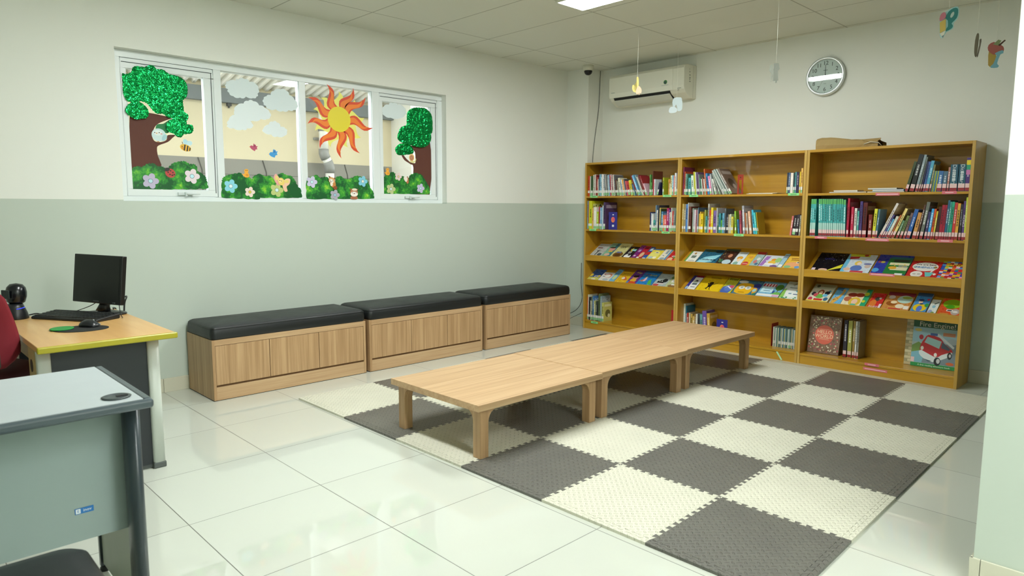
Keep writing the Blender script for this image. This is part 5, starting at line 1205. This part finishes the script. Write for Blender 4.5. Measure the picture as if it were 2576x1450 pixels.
  (-2.552, -2.772, .262, 'c6d2dc', 'pale blue cover with a blonde girl in blue', [('r', 0, 0, .14, 1, '68b4d4'), ('r', .05, .88, .75, 1, 'c8cc3c'), ('p', [(.1, .72), (.4, .78), (.42, .88), (.08, .86)], 'c0343c'), ('c', .48, .52, .12, .12, 'e4c458'), ('c', .52, .5, .07, .08, 'ecd2c0'), ('c', .5, .25, .2, .16, '5a76b8'), ('c', .85, .38, .1, .1, 'c8b4a8'), ('c', .82, .5, .14, .05, '6c74a4'), ('r', .35, .04, .8, .11, 'c0343c'), ('c', .2, .18, .12, .08, 'dcb49c'), ('c', .62, .95, .08, .05, 'a83028')], [('Thumb', .62, .72, .03, 'eef0f0')]),
  (-2.785, -3.034, .29, '2c3c9c', 'blue cover with a green playground map', [('r', .35, .05, 1, .85, '2c7a3c'), ('r', .5, .25, .98, .42, 'd8d4b0'), ('r', .42, .5, .98, .62, 'ddd8b4'), ('c', .55, .36, .12, .07, 'dca438'), ('r', .7, .4, .95, .48, '9a9c94'), ('r', .4, .8, 1, .9, '2c6c74'), ('r', .5, .65, .95, .78, '35403a'), ('c', .2, .62, .07, .05, 'b8b040'), ('c', .1, .62, .05, .05, '8c3c60'), ('c', .1, .2, .1, .1, '4c9cd8'), ('r', .7, .02, .92, .1, 'e4e4e0')] + dots(8, 'e0c440', 6, .5, .95, .3, .6, .02), []),
  (-3.038, -3.244, .218, 'c22c2c', 'red cover with a white speech bubble', [('c', .5, .66, .43, .27, 'e8e6de'), ('p', [(.6, .5), (.9, .6), (.78, .34), (.72, .32), (.76, .44)], 'e8e6de'), ('c', .32, .2, .2, .18, 'e8e4dc'), ('p', [(.56, .34), (.86, .34), (.8, .1), (.64, .08)], '6cc0bc'), ('c', .9, .24, .05, .06, 'dcdcd4'), ('c', .25, .2, .06, .04, 'b8b4ac'), ('c', .4, .2, .06, .04, 'b8b4ac'), ('c', .84, .64, .06, .06, 'a08848'), ('c', .16, .62, .05, .06, 'a8bca8')], [('We are best', .5, .77, .027, '34343a'), ('FRIENDS', .5, .6, .034, '3c8ccc')]),
  (-3.247, -3.414, .225, 'd8d0c0', 'cover of small bright colour squares', [], [('ELMER', .52, .78, .04, 'e8cc30', .95)])],
'3b': [(-2.294, -2.471, .244, 'dcd8c0', 'cream cover with a crowd of children', [('r', 0, .72, 1, 1, 'b4b494'), ('c', .2, .86, .08, .08, '5c604c'), ('c', .85, .62, .06, .05, '4ca0b8'), ('c', .48, .5, .14, .18, 'a04c30'), ('c', .48, .5, .08, .1, 'e8c8a8'), ('c', .5, .3, .18, .12, '70b04c'), ('c', .18, .42, .1, .1, '34343c'), ('c', .3, .36, .1, .1, 'c4545c'), ('c', .78, .5, .12, .1, '2c2c34'), ('c', .74, .36, .12, .08, '6cb4d8'), ('c', .85, .16, .1, .1, '3c6c8c'), ('r', .32, .06, .72, .16, 'c83c30'), ('c', .15, .12, .1, .1, 'b83c58'), ('p', [(0, 0), (1, 0), (1, .04), (0, .06)], 'e0c84c')], []),
  (-2.484, -2.574, .228, '6cb2dc', 'light blue cover with a giraffe', [('p', [(.05, .02), (.12, .3), (.5, .48), (.72, .82), (.86, .84), (.75, .5), (.6, .25), (.35, .02)], 'd8a850'), ('r', .5, .78, .8, .9, 'd8a850'), ('r', .45, .8, .6, .88, '3c342c'), ('r', 0, .82, .6, 1, '447ca8')] + dots(9, '8c5a2c', 12, .2, .65, .1, .5, .03), []),
  (-2.576, -2.763, .23, 'e4d8b4', 'cover with golden hair and a green right edge', [('r', .78, 0, 1, 1, '2ca070'), ('r', 0, .78, .78, 1, 'b8b478'), ('c', .3, .6, .2, .12, '9c3c2c'), ('c', .6, .62, .18, .12, 'a8442c'), ('c', .18, .35, .16, .14, 'b4684c'), ('c', .5, .22, .24, .26, 'dcb83c'), ('c', .5, .22, .12, .15, 'ecc4ac'), ('c', .5, .05, .12, .05, '58b494'), ('c', .85, .28, .07, .07, 'd8d034'), ('c', .85, .7, .1, .1, 'c8d03c')], []),
  (-2.776, -2.874, .199, 'cc3430', 'red cover with a dark patch', [('c', .5, .6, .2, .14, '4a4a40'), ('c', .3, .3, .25, .25, 'd87a34'), ('c', .7, .66, .1, .06, 'd8c8c4'), ('r', .82, 0, 1, .3, 'e4d8dc')], [('RUFF', .45, .08, .03, 'f0e4e0')]),
  (-2.884, -3.077, .227, 'c88a48', 'orange brown cover with bread and a pale egg shape', [('r', 0, .8, 1, 1, '842c3c'), ('c', .7, .62, .28, .22, 'b8d8cc'), ('c', .75, .72, .18, .08, 'a4b850'), ('c', .28, .35, .2, .14, '9c5a24'), ('c', .35, .42, .12, .08, 'ecd8b0'), ('c', .62, .22, .16, .12, 'e8dcc0'), ('r', .78, .08, .96, .26, 'ece8dc'), ('r', .25, .02, .7, .09, 'c03434'), ('c', .2, .7, .12, .1, 'd8ccc4')], []),
  (-3.09, -3.195, .234, '4a90cc', 'blue cover with a yellow car and a driver', [('r', 0, .8, 1, 1, '3a6494'), ('c', .5, .2, .44, .2, 'e4c428'), ('c', .5, .14, .18, .16, '5878cc'), ('c', .42, .5, .14, .09, 'e8c8a8'), ('c', .42, .6, .18, .06, '2c3c6c'), ('c', .85, .65, .1, .05, 'c8384c'), ('c', .9, .35, .15, .1, '3c9c50'), ('c', .5, .4, .12, .04, '24406c')], []),
  (-3.2, -3.259, .178, 'dce2da', 'narrow white cover', [('c', .5, .5, .2, .1, '8ab8c8'), ('c', .3, .15, .25, .12, '98a8cc'), ('p', [(.4, .7), (.9, .86), (.9, .8), (.5, .65)], '5c6c64'), ('c', .6, .1, .2, .05, '7c9c5c')], []),
  (-3.269, -3.414, .201, 'd2552c', 'orange red cover with a big lime cap', [('c', .5, .68, .42, .28, '8cbc24'), ('c', .45, .5, .2, .12, '4c9c24'), ('c', .75, .22, .2, .18, 'b0a8a0'), ('c', .75, .22, .12, .06, 'e4e4e0')] + bar(.35, .22) + [('r', .1, .02, .5, .1, 'c88c40')], [])]}
WD = {'1': 'left', '2': 'middle', '3': 'right'}
for key, rows in DISP.items():
    zl = .812 if key[1] == 'a' else .546
    shelf = 'upper' if key[1] == 'a' else 'lower'
    for i, (ya, yb, L, col, desc, shapes, titles) in enumerate(rows):
        w = ya - yb - .0015; t = .006 + .004 * ((i * 7) % 3) / 2
        if col in ('3a6494', 'dcd8c0', '4a90cc'): t = .014
        # foot of the book stands on the board behind the lip
        z0 = zl - .018; off = .0004
        dx = t * math.sin(SLA) + .003
        loc = Vector((XF + .018 + dx, ya - .0008, z0 + dx * math.tan(SLA) + .0012))
        lab = 'picture book, %s, %s sloping shelf of %s bookcase' % (desc, shelf, WD[key[0]])
        if len(lab.split()) > 16: lab = 'picture book, %s, %s %s sloping shelf' % (desc, WD[key[0]], shelf)
        o = face_book(loc, SL, w, min(L, .272), t, col, lab, shapes, 'picture books on the %s sloping shelf of %s bookcase' % (shelf, WD[key[0]]), titles)
        if desc.startswith('cover of small'):
            PM = mat_patch(['d03434', '3454b4', 'e0c028', '44984c', '7a3c84', 'e07a34', 'e8e4e0', 'dc9cc0', '24242c', '4c9cd0', 'a8242c', '98c44c'], .0235)
            Lx = min(L, .272)
            part('cover_print', MB().box(0, w, 0, Lx, t, t + .0004), PM, o, world=False)

# ------------------------------------------------------------------ big books on the bottom shelf
def stand(yaw, back):
    r = Vector((math.sin(yaw) * 1., -math.cos(yaw), 0)); b = Vector((math.cos(yaw), math.sin(yaw), 0))
    u = Vector((0, 0, math.cos(back))) + b * math.sin(back); n = r.cross(u)
    return Matrix((r, u, n)).transposed()
rg = random.Random(11)
fl = []
for k in range(230):
    a = rg.uniform(0, 2 * PI); q = rg.uniform(.0, 1)
    x, y = rg.uniform(.04, .96), rg.uniform(.04, .96)
    if ((x - .5) / .33) ** 2 + ((y - .5) / .29) ** 2 < 1: continue
    fl.append(('c', x, y, rg.uniform(.012, .03), rg.uniform(.01, .024), rg.choice(['d8d0a8', 'c46a64', '8a7a5c', 'e4dcc4', '6a5444', 'b8485c', 'a89c78'])))
hello = face_book((4.352, -2.292, .0925), stand(.03, .17), .258, .318, .012, '866c5a', 'book with coral disc reading HELLO WORLD on a floral cover, right bookcase', fl + [('c', .5, .5, .3, .26, 'd96c58'), ('r', .36, .40, .64, .41, 'e8c8a4'), ('r', .34, .37, .66, .378, 'e8c8a4'), ('r', .36, .64, .64, .646, 'e8c8a4')], 'big books on the bottom shelf',
          (('HELLO', .5, .57, .042, 'f0d8b0', .95), ('WORLD', .5, .46, .042, 'f0d8b0', .95)))
TRK = [('r', 0, 0, 1, .075, '2c9450'), ('r', 0, .80, 1, 1, '285c3c'), ('r', 0, .5, 1, .8, '9cc4d4'), ('p', [(0, .42), (.15, .5), (.3, .42), (.2, .3), (0, .25)], '7a9c54'), ('p', [(0, .28), (.25, .34), (.6, .08), (0, .08)], '7cb4c8'), ('p', [(.25, .08), (1, .08), (1, .52), (.7, .5), (.3, .3)], '788c98'), ('c', .12, .74, .08, .03, 'd8cc70'),
       ('r', .68, .66, .95, .73, 'c88a68'), ('c', .9, .56, .12, .06, 'a4b8c4'),
       ('p', smooth_loop([(.2, .3), (.2, .45), (.28, .58), (.36, .66), (.62, .62), (.72, .52), (.9, .40), (.9, .33), (.7, .26), (.62, .2), (.36, .22)], 2), 'c03038'), ('p', smooth_loop([(.18, .26), (.22, .34), (.55, .22), (.68, .28), (.9, .36), (.88, .28), (.68, .18), (.5, .12), (.3, .17)], 2), 'd8e4e8'),
       ('p', [(.28, .50), (.34, .62), (.66, .55), (.62, .40)], 'a4d0d4'), ('p', [(.68, .54), (.86, .42), (.84, .38), (.66, .42)], '4c5c70'), ('p', [(.58, .70), (.95, .46), (.93, .42), (.55, .66)], 'd0dce4'), ('r', .4, .65, .56, .70, '3c5c9c'), ('c', .2, .6, .05, .05, 'b43040'),
       ('c', .6, .14, .075, .085, '2c3238'), ('c', .62, .15, .04, .05, 'c4ccd0'), ('c', .86, .28, .05, .07, '2c3238'), ('c', .87, .285, .025, .035, 'c4ccd0'), ('c', .24, .38, .035, .04, 'e8ece8'), ('c', .55, .27, .035, .04, 'e8ece8'), ('p', [(.3, .17), (.4, .12), (.48, .14), (.4, .15)], '46606c'), ('c', .88, .12, .09, .03, 'cc6c44'), ('r', 0, .08, .08, .18, 'e4c8cc')]
fire = face_book((4.425, -3.073, .0925), stand(.05, .10), .30, .385, .010, 'b8ccd0', 'large book titled Fire Engine! with a red fire engine, right bookcase', TRK, 'big books on the bottom shelf',
          (('Fire Engine!', .54, .86, .052, 'dcded0'), ('Follow Me', .5, .955, .026, '6f8f6c'), ('A first reading adventure book', .53, .037, .0175, 'e8f0e4')))
bricks = [('r', x + (.5 if r % 2 else 0) * .3, r * .062 + .006, x + (.5 if r % 2 else 0) * .3 + .28, r * .062 + .056, 'cfc6a0' if (r + int(x * 9)) % 3 else 'c4b48c') for r in range(16) for x in (0., .3)]
face_book((4.438, -3.022, .0925), stand(.05, .10), .16, .385, .010, 'a49c78', 'large book with a brick pattern cover behind the fire engine book', bricks, 'big books on the bottom shelf')
# ------------------------------------------------------------------ things on the bookcase wall
WA = mat('dcdccd', .35)
ac = thing('air_conditioner', 'white wall air conditioner with open louvre near the room corner', 'air conditioner', (XE, -.54, 2.37))
ya, yb = -.095, -.992
prof = [(XE, 2.70), (4.40, 2.70), (4.352, 2.688), (4.335, 2.66), (4.335, 2.50), (4.345, 2.462), (4.372, 2.43), (4.46, 2.385), (XE, 2.385)]
part('casing', MB().prism([(z, x) for x, z in prof], yb, ya, 1), WA, ac, bevel=.006, seg=3)
part('front_panel', MB().prism([(z, x) for x, z in [(4.335, 2.664), (4.332, 2.664), (4.331, 2.506), (4.339, 2.462), (4.342, 2.462)]], yb + .125, ya - .002, 1), mat('e2e2d4', .25), ac, bevel=.001)
part('outlet', MB().prism([(z, x) for x, z in [(4.344, 2.461), (4.3405, 2.459), (4.369, 2.427), (4.44, 2.394), (4.446, 2.399)]], yb + .16, ya - .055, 1), mat('1c1e1c', .6), ac)
lv = part('louvre', MB().prism([(z, x) for x, z in [(4.352, 2.436), (4.347, 2.428), (4.405, 2.386), (4.43, 2.381), (4.434, 2.388), (4.41, 2.394)]], yb + .165, ya - .06, 1), mat('cfd2c8', .3), ac)
part('drain_groove', MB().box(4.50, 4.503, yb - .0006, yb, 2.39, 2.69), mat('a9a998', .6), ac)
lg = MB()
lg.prism([(y, z) for y, z in oval(yb + .205, 2.545, .02, .02, 20)], 4.3295, 4.331, 0, 0)
lg.prism([(y, z) for y, z in oval(yb + .207, 2.541, .012, .012, 16)], 4.329, 4.3296, 0, 1)
lg.box(4.3302, 4.331, yb + .17, yb + .25, 2.512, 2.520, 2)
em = part('energy_emblem', lg, [mat('4a8a4c', .4), mat('3a4a54', .4), mat('bfc3bc', .4)], ac)
part('maker_mark', MB().box(4.3305, 4.3313, ya - .075, ya - .03, 2.510, 2.516), mat('8a9490', .4), ac)
part('control_mark', MB().box(4.336, 4.3372, yb + .03, yb + .075, 2.468, 2.474).box(4.336, 4.3372, yb + .05, yb + .075, 2.452, 2.457), mat('8b8f88', .5), ac)
sd = MB()
for k, (zz, ln) in enumerate(((2.655, .004), (2.63, .012), (2.60, .018), (2.575, .02), (2.56, .015), (2.54, .022))): sd.box(4.43, 4.43 + ln, yb - .0008, yb, zz - .006, zz + .006)
part('side_sticker', sd, mat('8d9286', .5), ac)
# clock
cc = (XE, -2.243, 2.435); R0 = .167
ck = thing('wall_clock', 'round silver rimmed wall clock above the bookcases', 'clock', cc)
CM = Matrix.Translation(cc) @ Matrix.Rotation(-PI / 2, 4, 'Y')
def cmb(): return MB()
part('clock_case', MB().lathe([(R0 - .012, 0), (R0 - .004, .02), (R0 - .006, .034), (R0 - .02, .040), (R0 - .026, .036), (R0 - .028, .028)], 64, CM, end=False), mat('dde4e4', .2, .35), ck)
part('clock_dial', MB().lathe([(1e-4, .02), (R0 - .0275, .02), (R0 - .0275, .026), (1e-4, .026)], 64, CM, smooth=False), mat('d2dddd', .5), ck)
INK = mat('2a3032', .5)
xd = XE - .0265
def cpos(h, r): a = 2 * PI * h / 12; return (xd, cc[1] - r * math.sin(a), cc[2] + r * math.cos(a))
for h in range(1, 13):
    p = cpos(h, .108); lettering('numeral', str(h), .046, ck, INK, p, (0, -1, 0), (0, 0, 1), ext=.0002)
tk = MB()
for k in range(60):
    a = 2 * PI * k / 60; r = .131; Mt = CM @ Matrix.Rotation(a, 4, 'Z')
    tk.box(r, r + (.007 if k % 5 else .009), -.0004 * (1 if k % 5 else 2.2), .0004 * (1 if k % 5 else 2.2), .026, .0266, 0, Mt)
part('minute_track', tk, INK, ck)
def hand(h, l, w, z, name, m=INK, tail=.02):
    a = 2 * PI * h / 12; d = Vector((0, -math.sin(a), math.cos(a))); s = Vector((0, math.cos(a), math.sin(a))); c = Vector((XE - z, cc[1], cc[2]))
    q = [c - d * tail - s * w, c + d * l - s * w * .5, c + d * l + s * w * .5, c - d * tail + s * w]
    v = q + [p + Vector((-.0008, 0, 0)) for p in q]
    part(name, MB().add(v, [(0, 1, 2, 3), (7, 6, 5, 4), (0, 4, 5, 1), (1, 5, 6, 2), (2, 6, 7, 3), (3, 7, 4, 0)]), m, ck)
hand(11.98, .062, .003, .028, 'hour_hand'); hand(0, .095, .0022, .0295, 'minute_hand'); hand(6.9, .1, .0007, .031, 'second_hand')
part('hand_cap', MB().lathe([(.006, .0275), (.006, .033), (1e-4, .034)], 16, CM), INK, ck)
part('dial_mark', MB().box(xd - .0002, xd + .0004, cc[1] - .018, cc[1] + .018, cc[2] + .048, cc[2] + .053).box(xd - .0002, xd + .0004, cc[1] - .011, cc[1] + .011, cc[2] - .062, cc[2] - .059), mat('7c8a8a', .5), ck)
part('clock_glass', MB().lathe([(1e-4, .0346), (R0 - .0275, .0346), (R0 - .0275, .0354), (1e-4, .0354)], 64, CM, smooth=False), GLASS, ck)
# dome camera
cam_ = thing('ceiling_security_camera', 'white dome security camera on the ceiling in the room corner', 'camera', (4.22, .10, H))
CT = Matrix.Translation((4.22, .10, H))
part('camera_base', MB().lathe([(.056, 0), (.057, -.03), (.05, -.05), (.038, -.056)], 28, CT), WA, cam_)
part('camera_dome', MB().lathe([(.043, -.050), (.044, -.062), (.036, -.083), (.02, -.096), (1e-4, -.1)], 24, CT), mat('16181a', .06), cam_)
cable([(4.505, .163, 2.805), (4.494, .163, 2.545), (4.489, .163, 2.45), (4.466, .163, 2.287), (4.424, .163, 2.07), (4.396, .163, 1.841), (4.40, .163, 1.6), (4.41, .163, 1.0), (4.40, .163, .3), (4.40, .158, .03)], 'thin grey cable running down the corner beside the air conditioner', .0035, 'wall_cable', mat('5c6058', .6))
cable([(4.225, .16, .72), (4.22, .155, .5), (4.228, .15, .3), (4.15, .2, .18), (4.0, .32, .14), (3.9, .41, .16), (3.87, .445, .3)], 'thin black wire looping beside the leftmost bookcase near the floor', .003, 'loose_wire', CB)
cable([(4.24, .16, .16), (4.12, .25, .09), (4.02, .30, .012), (3.92, .38, .01), (3.87, .44, .05)], 'thin black wire lying on the floor between bench and bookcase', .0025, 'loose_wire', CB)
# paper bag on the bookcase
PB = mat('a58a58', .85); 
bag = thing('paper_bag', 'folded brown paper bag lying on top of the rightmost bookcase', 'bag', (4.36, -2.54, 1.80))
rg = random.Random(3); N = 14; rows = []
for i in range(N + 1):
    t = i / N; y = -2.305 - .475 * t
    h = .096 - .036 * t + .006 * math.sin(7 * t) + (0 if 0 < t < 1 else -.006)
    hx = .10; tw = .012 * math.sin(4 * t)
    ring = [(-hx, .001), (-hx - .004, .03 * h / .09), (-hx + .006 + tw, .075 * h / .09), (-hx + .03, h), (-.02, h - .006 + .008 * math.sin(9 * t + 1)), (.05, h - .012), (hx, h * .7), (hx, .001)]
    rows.append([(4.37 + a + rg.uniform(-.003, .003), y + rg.uniform(-.003, .003), 1.8003 + max(0.0005, z + rg.uniform(-.002, .002) * (z > .002))) for a, z in ring])
v = [p for r in rows for p in r]; n = 8
mb = MB().add(v, [(i * n + k, i * n + (k + 1) % n, (i + 1) * n + (k + 1) % n, (i + 1) * n + k) for i in range(N) for k in range(n)])
mb.add(rows[0], [tuple(range(n))[::-1]])
part('bag_body', mb, PB, bag)
part('bag_opening', MB().add([(p[0], p[1] + .03, 1.8003 + (p[2] - 1.8003) * .97) for p in rows[-1]], [tuple(range(n))]), mat('3c3226', .9), bag)
part('folded_flap', MB().add([(4.266, -2.66, 1.858), (4.262, -2.76, 1.83), (4.268, -2.80, 1.858), (4.30, -2.79, 1.868), (4.29, -2.68, 1.864), (4.267, -2.66, 1.856), (4.264, -2.76, 1.828), (4.27, -2.80, 1.856), (4.302, -2.79, 1.866), (4.292, -2.68, 1.862)], [(0, 1, 2, 3, 4), (9, 8, 7, 6, 5), (0, 5, 6, 1), (1, 6, 7, 2), (2, 7, 8, 3), (3, 8, 9, 4), (4, 9, 5, 0)]), PB, bag)
part('cord_handle', MB().tube([(4.262, -2.68, 1.822), (4.252, -2.73, 1.838), (4.254, -2.79, 1.828), (4.262, -2.81, 1.805)], .003, 6), mat('cfcabc', .7), bag)

# ------------------------------------------------------------------ paper shapes hanging from the ceiling grid
def mobile(x, y, zt, zb, yaw, lab, shapes, name='hanging_letter'):
    """string from the ceiling grid, card shapes in a (right, up) frame scaled to the height"""
    o = thing(name, lab, 'decoration', (x, y, zt), group='paper shapes hanging from the ceiling')
    part('string', MB().tube([(x, y, H), (x, y, zt - .004)], .0011, 5), mat('e4e4d8', .8), o)
    hgt = zt - zb; r = Vector((math.sin(yaw), -math.cos(yaw), 0)); nrm = r.cross(Vector((0, 0, 1)))
    for i, (pn, pts, h) in enumerate(shapes):
        off = nrm * (.0012 * i)
        def P(p, k): return tuple(Vector((x, y, zb)) + r * p[0] * hgt + Vector((0, 0, p[1] * hgt)) + off + nrm * k)
        n = len(pts)
        v = [P(p, 0) for p in pts] + [P(p, .0011) for p in pts]
        m = MB().add(v, [tuple(range(n))[::-1], tuple(range(n, 2 * n))] + [(k, (k + 1) % n, n + (k + 1) % n, n + k) for k in range(n)])
        part(pn, m, mat(h, .7), o)
    return o
J = smooth_loop([(-.04, 1.0), (.06, .98), (.08, .6), (.03, .42), (.02, .32), (-.1, .26), (-.2, .34), (-.18, .55), (-.27, .6), (-.3, .4), (-.22, .22), (-.05, .18), (.0, .3), (-.05, .8)], 2)
mobile(3.306, -1.196, 2.405, 2.255, .3, 'yellow paper letter with an orange jellyfish hanging before the air conditioner', [('letter', J, 'b5a65c'), ('picture', smooth_loop([(.0, .45), (.12, .5), (.25, .3), (.22, .1), (.15, .15), (.12, .0), (.06, .12), (.0, .05), (-.08, .2)], 2), 'c39c80')])
mobile(3.906, -1.196, 2.305, 2.172, .3, 'pale blue paper shape hanging beside the air conditioner', [('letter', smooth_loop([(-.2, .3), (-.3, .7), (-.2, .98), (.15, 1.0), (.35, .9), (.38, .2), (.1, .1), (.05, .3), (-.05, .55)], 2), 'bccacd'), ('picture', smooth_loop([(-.5, .25), (-.4, .4), (-.1, .38), (.05, .2), (-.05, .02), (-.4, .0), (-.52, .1)], 2), 'c4d0d4')])
mobile(3.306, -2.39, 2.345, 2.21, .6, 'pale grey paper elephant shape hanging between air conditioner and clock', [('letter', [(-.1, 1.0), (.12, 1.0), (.18, .7), (.1, .62), (.1, .55), (.14, .1), (.08, .1), (.06, -.02), (.0, -.02), (.0, .1), (-.1, .1), (-.1, .45)], '80847a'), ('picture', [(-.3, .9), (-.2, .95), (-.1, .6), (-.08, .1), (-.14, .1), (-.16, .45), (-.22, .05), (-.26, .05), (-.22, .5), (-.34, .6)], '8c9085')])
q = .9
mobile(2.706, -3.60, 2.366, 2.212, .25, 'green paper letter P with a yellow pencil hanging top right', [
    ('backing', smooth_loop([(-0.114, 0.855), (-0.045, 0.903), (0.093, 0.983), (0.248, 0.990), (0.290, 0.793), (0.255, 0.586), (0.159, 0.476), (0.166, 0.338), (0.117, 0.262), (-0.041, 0.179), (-0.124, 0.007), (-0.221, 0.097), (-0.262, 0.552), (-0.255, 0.759), (-0.193, 0.855)], 2), 'b4dde0'),
    ('letter', smooth_loop([(-0.090, 0.655), (-0.028, 0.845), (0.110, 0.952), (0.231, 0.941), (0.262, 0.793), (0.231, 0.621), (0.128, 0.503), (0.097, 0.448), (0.138, 0.390), (0.110, 0.297), (-0.055, 0.217), (-0.041, 0.317), (-0.007, 0.379), (-0.024, 0.579)], 2), '3d8a88'),
    ('letter_hole', oval(0.097, 0.741, .045, .10, 14, -.35), 'c4d6d0'),
    ('pencil', [(-0.252, 0.534), (-0.079, 0.631), (-0.062, 0.262), (-0.224, 0.172)], 'dcc068'), ('eraser', smooth_loop([(-0.252, 0.569), (-0.252, 0.752), (-0.183, 0.848), (-0.103, 0.834), (-0.090, 0.662)], 2), 'd08090'), ('pencil_tip', [(-0.221, 0.162), (-0.062, 0.248), (-0.121, 0.014), (-0.141, 0.014)], 'e4e0d4'), ('lead', [(-0.166, 0.069), (-0.097, 0.103), (-0.121, 0.014), (-0.138, 0.014)], '8a98a0')])
mobile(3.306, -3.60, 2.336, 2.204, 1.0, 'narrow brown grey paper shape hanging between the letter P and ice cream', [('letter', smooth_loop([(-.03, 1.0), (.07, 1.0), (.09, .75), (.05, .1), (-.02, .0), (-.1, .2), (-.1, .7)], 2), '9a8f80'), ('picture', smooth_loop([(.12, .75), (.22, .78), (.2, .5), (.1, .02), (.04, .05), (.12, .5)], 2), 'a0958a')])
mobile(3.70, -3.615, 2.361, 2.198, .4, 'paper ice cream cone with a blue letter I hanging far right', [('cone', smooth_loop([(-.2, .8), (.0, .6), (.06, .1), (-.06, .05), (-.2, .1)], 2), 'b89a4c'), ('scoop', smooth_loop([(-.24, .65), (-.24, .85), (-.08, .95), (.1, .85), (.24, .75), (.26, .58), (.1, .5), (-.06, .48)], 2), 'b0645c'), ('wafer', [(-.1, .86), (.06, 1.02), (.16, .98), (.08, .8)], '8c9a6c'), ('straw', [(.06, .82), (.26, 1.0), (.3, .97), (.12, .78)], '5a4438'), ('letter', smooth_loop([(-.02, .52), (.22, .62), (.25, .5), (.16, .46), (.08, .14), (.14, .06), (.1, -.02), (-.12, -.01), (-.1, .08), (-.04, .14), (.04, .44)], 2), '7fb4c4')])

# ------------------------------------------------------------------ ceiling lights
LED = mat_emit('lit_panel', 'f6faf8', LED_STRENGTH)
def panel(x0, x1, y0, y1, lab):
    o = thing('ceiling_light', lab, 'ceiling light', ((x0 + x1) / 2, (y0 + y1) / 2, H), group='LED panels in the ceiling')
    e = .012
    fr = MB().box(x0, x1, y0, y0 + e, H - .012, H).box(x0, x1, y1 - e, y1, H - .012, H).box(x0, x0 + e, y0 + e, y1 - e, H - .012, H).box(x1 - e, x1, y0 + e, y1 - e, H - .012, H)
    part('frame', fr, mat('d8dad0', .4), o)
    part('diffuser', MB().box(x0 + e, x1 - e, y0 + e, y1 - e, H - .010, H - .002), LED, o)
panel(2.298, 2.602, -2.384, -1.184, 'lit ceiling panel at the top edge of view above the low tables')
for k, (x, y) in enumerate(LIGHTS):
    panel(x - .152, x + .152, y - .6, y + .6, 'lit ceiling panel %s' % ('over the floor left of the low tables', 'over the rear half of the room', 'nearest the rear wall', 'at the far left of the room', 'in the rear left of the room', 'beyond the right wall')[k])

# ------------------------------------------------------------------ daylight, camera
W = bpy.data.worlds.new('overcast_sky'); SC.world = W; W.use_nodes = True
W.node_tree.nodes['Background'].inputs[0].default_value = (.93, .97, 1, 1)
W.node_tree.nodes['Background'].inputs[1].default_value = SKY_STRENGTH
cd = bpy.data.cameras.new('camera'); co = bpy.data.objects.new('camera', cd); COL.objects.link(co)
cx_, cy_, cz_, yaw, pitch, roll, fpx = CAM
cd.sensor_width = 36; cd.lens = fpx / 2576 * 36; cd.clip_start = .02
cy, sy = math.cos(yaw), math.sin(yaw); cp, sp = math.cos(pitch), math.sin(pitch)
F = Vector((-sy * cp, cy * cp, sp)); Rr = Vector((cy, sy, 0)); U = Rr.cross(F)
R2 = Rr * math.cos(roll) + U * math.sin(roll); U2 = -Rr * math.sin(roll) + U * math.cos(roll)
M = Matrix((R2, U2, -F)).transposed().to_4x4(); M.translation = (cx_, cy_, cz_)
co.matrix_world = M
cd.dof.use_dof = True; cd.dof.focus_distance = 4.6; cd.dof.aperture_fstop = 5.0
SC.camera = co
settle_fonts()
SC.view_settings.view_transform = 'Standard'; SC.view_settings.look = 'None'
SC.view_settings.exposure = EXPOSURE; SC.view_settings.gamma = 1; SC.view_settings.use_curve_mapping = False
SC.cycles.use_denoising = True
SC.cycles.max_bounces = 10; SC.cycles.diffuse_bounces = 6; SC.cycles.glossy_bounces = 4; SC.cycles.transparent_max_bounces = 12
SC.cycles.caustics_reflective = False; SC.cycles.caustics_refractive = False; SC.cycles.sample_clamp_indirect = 6
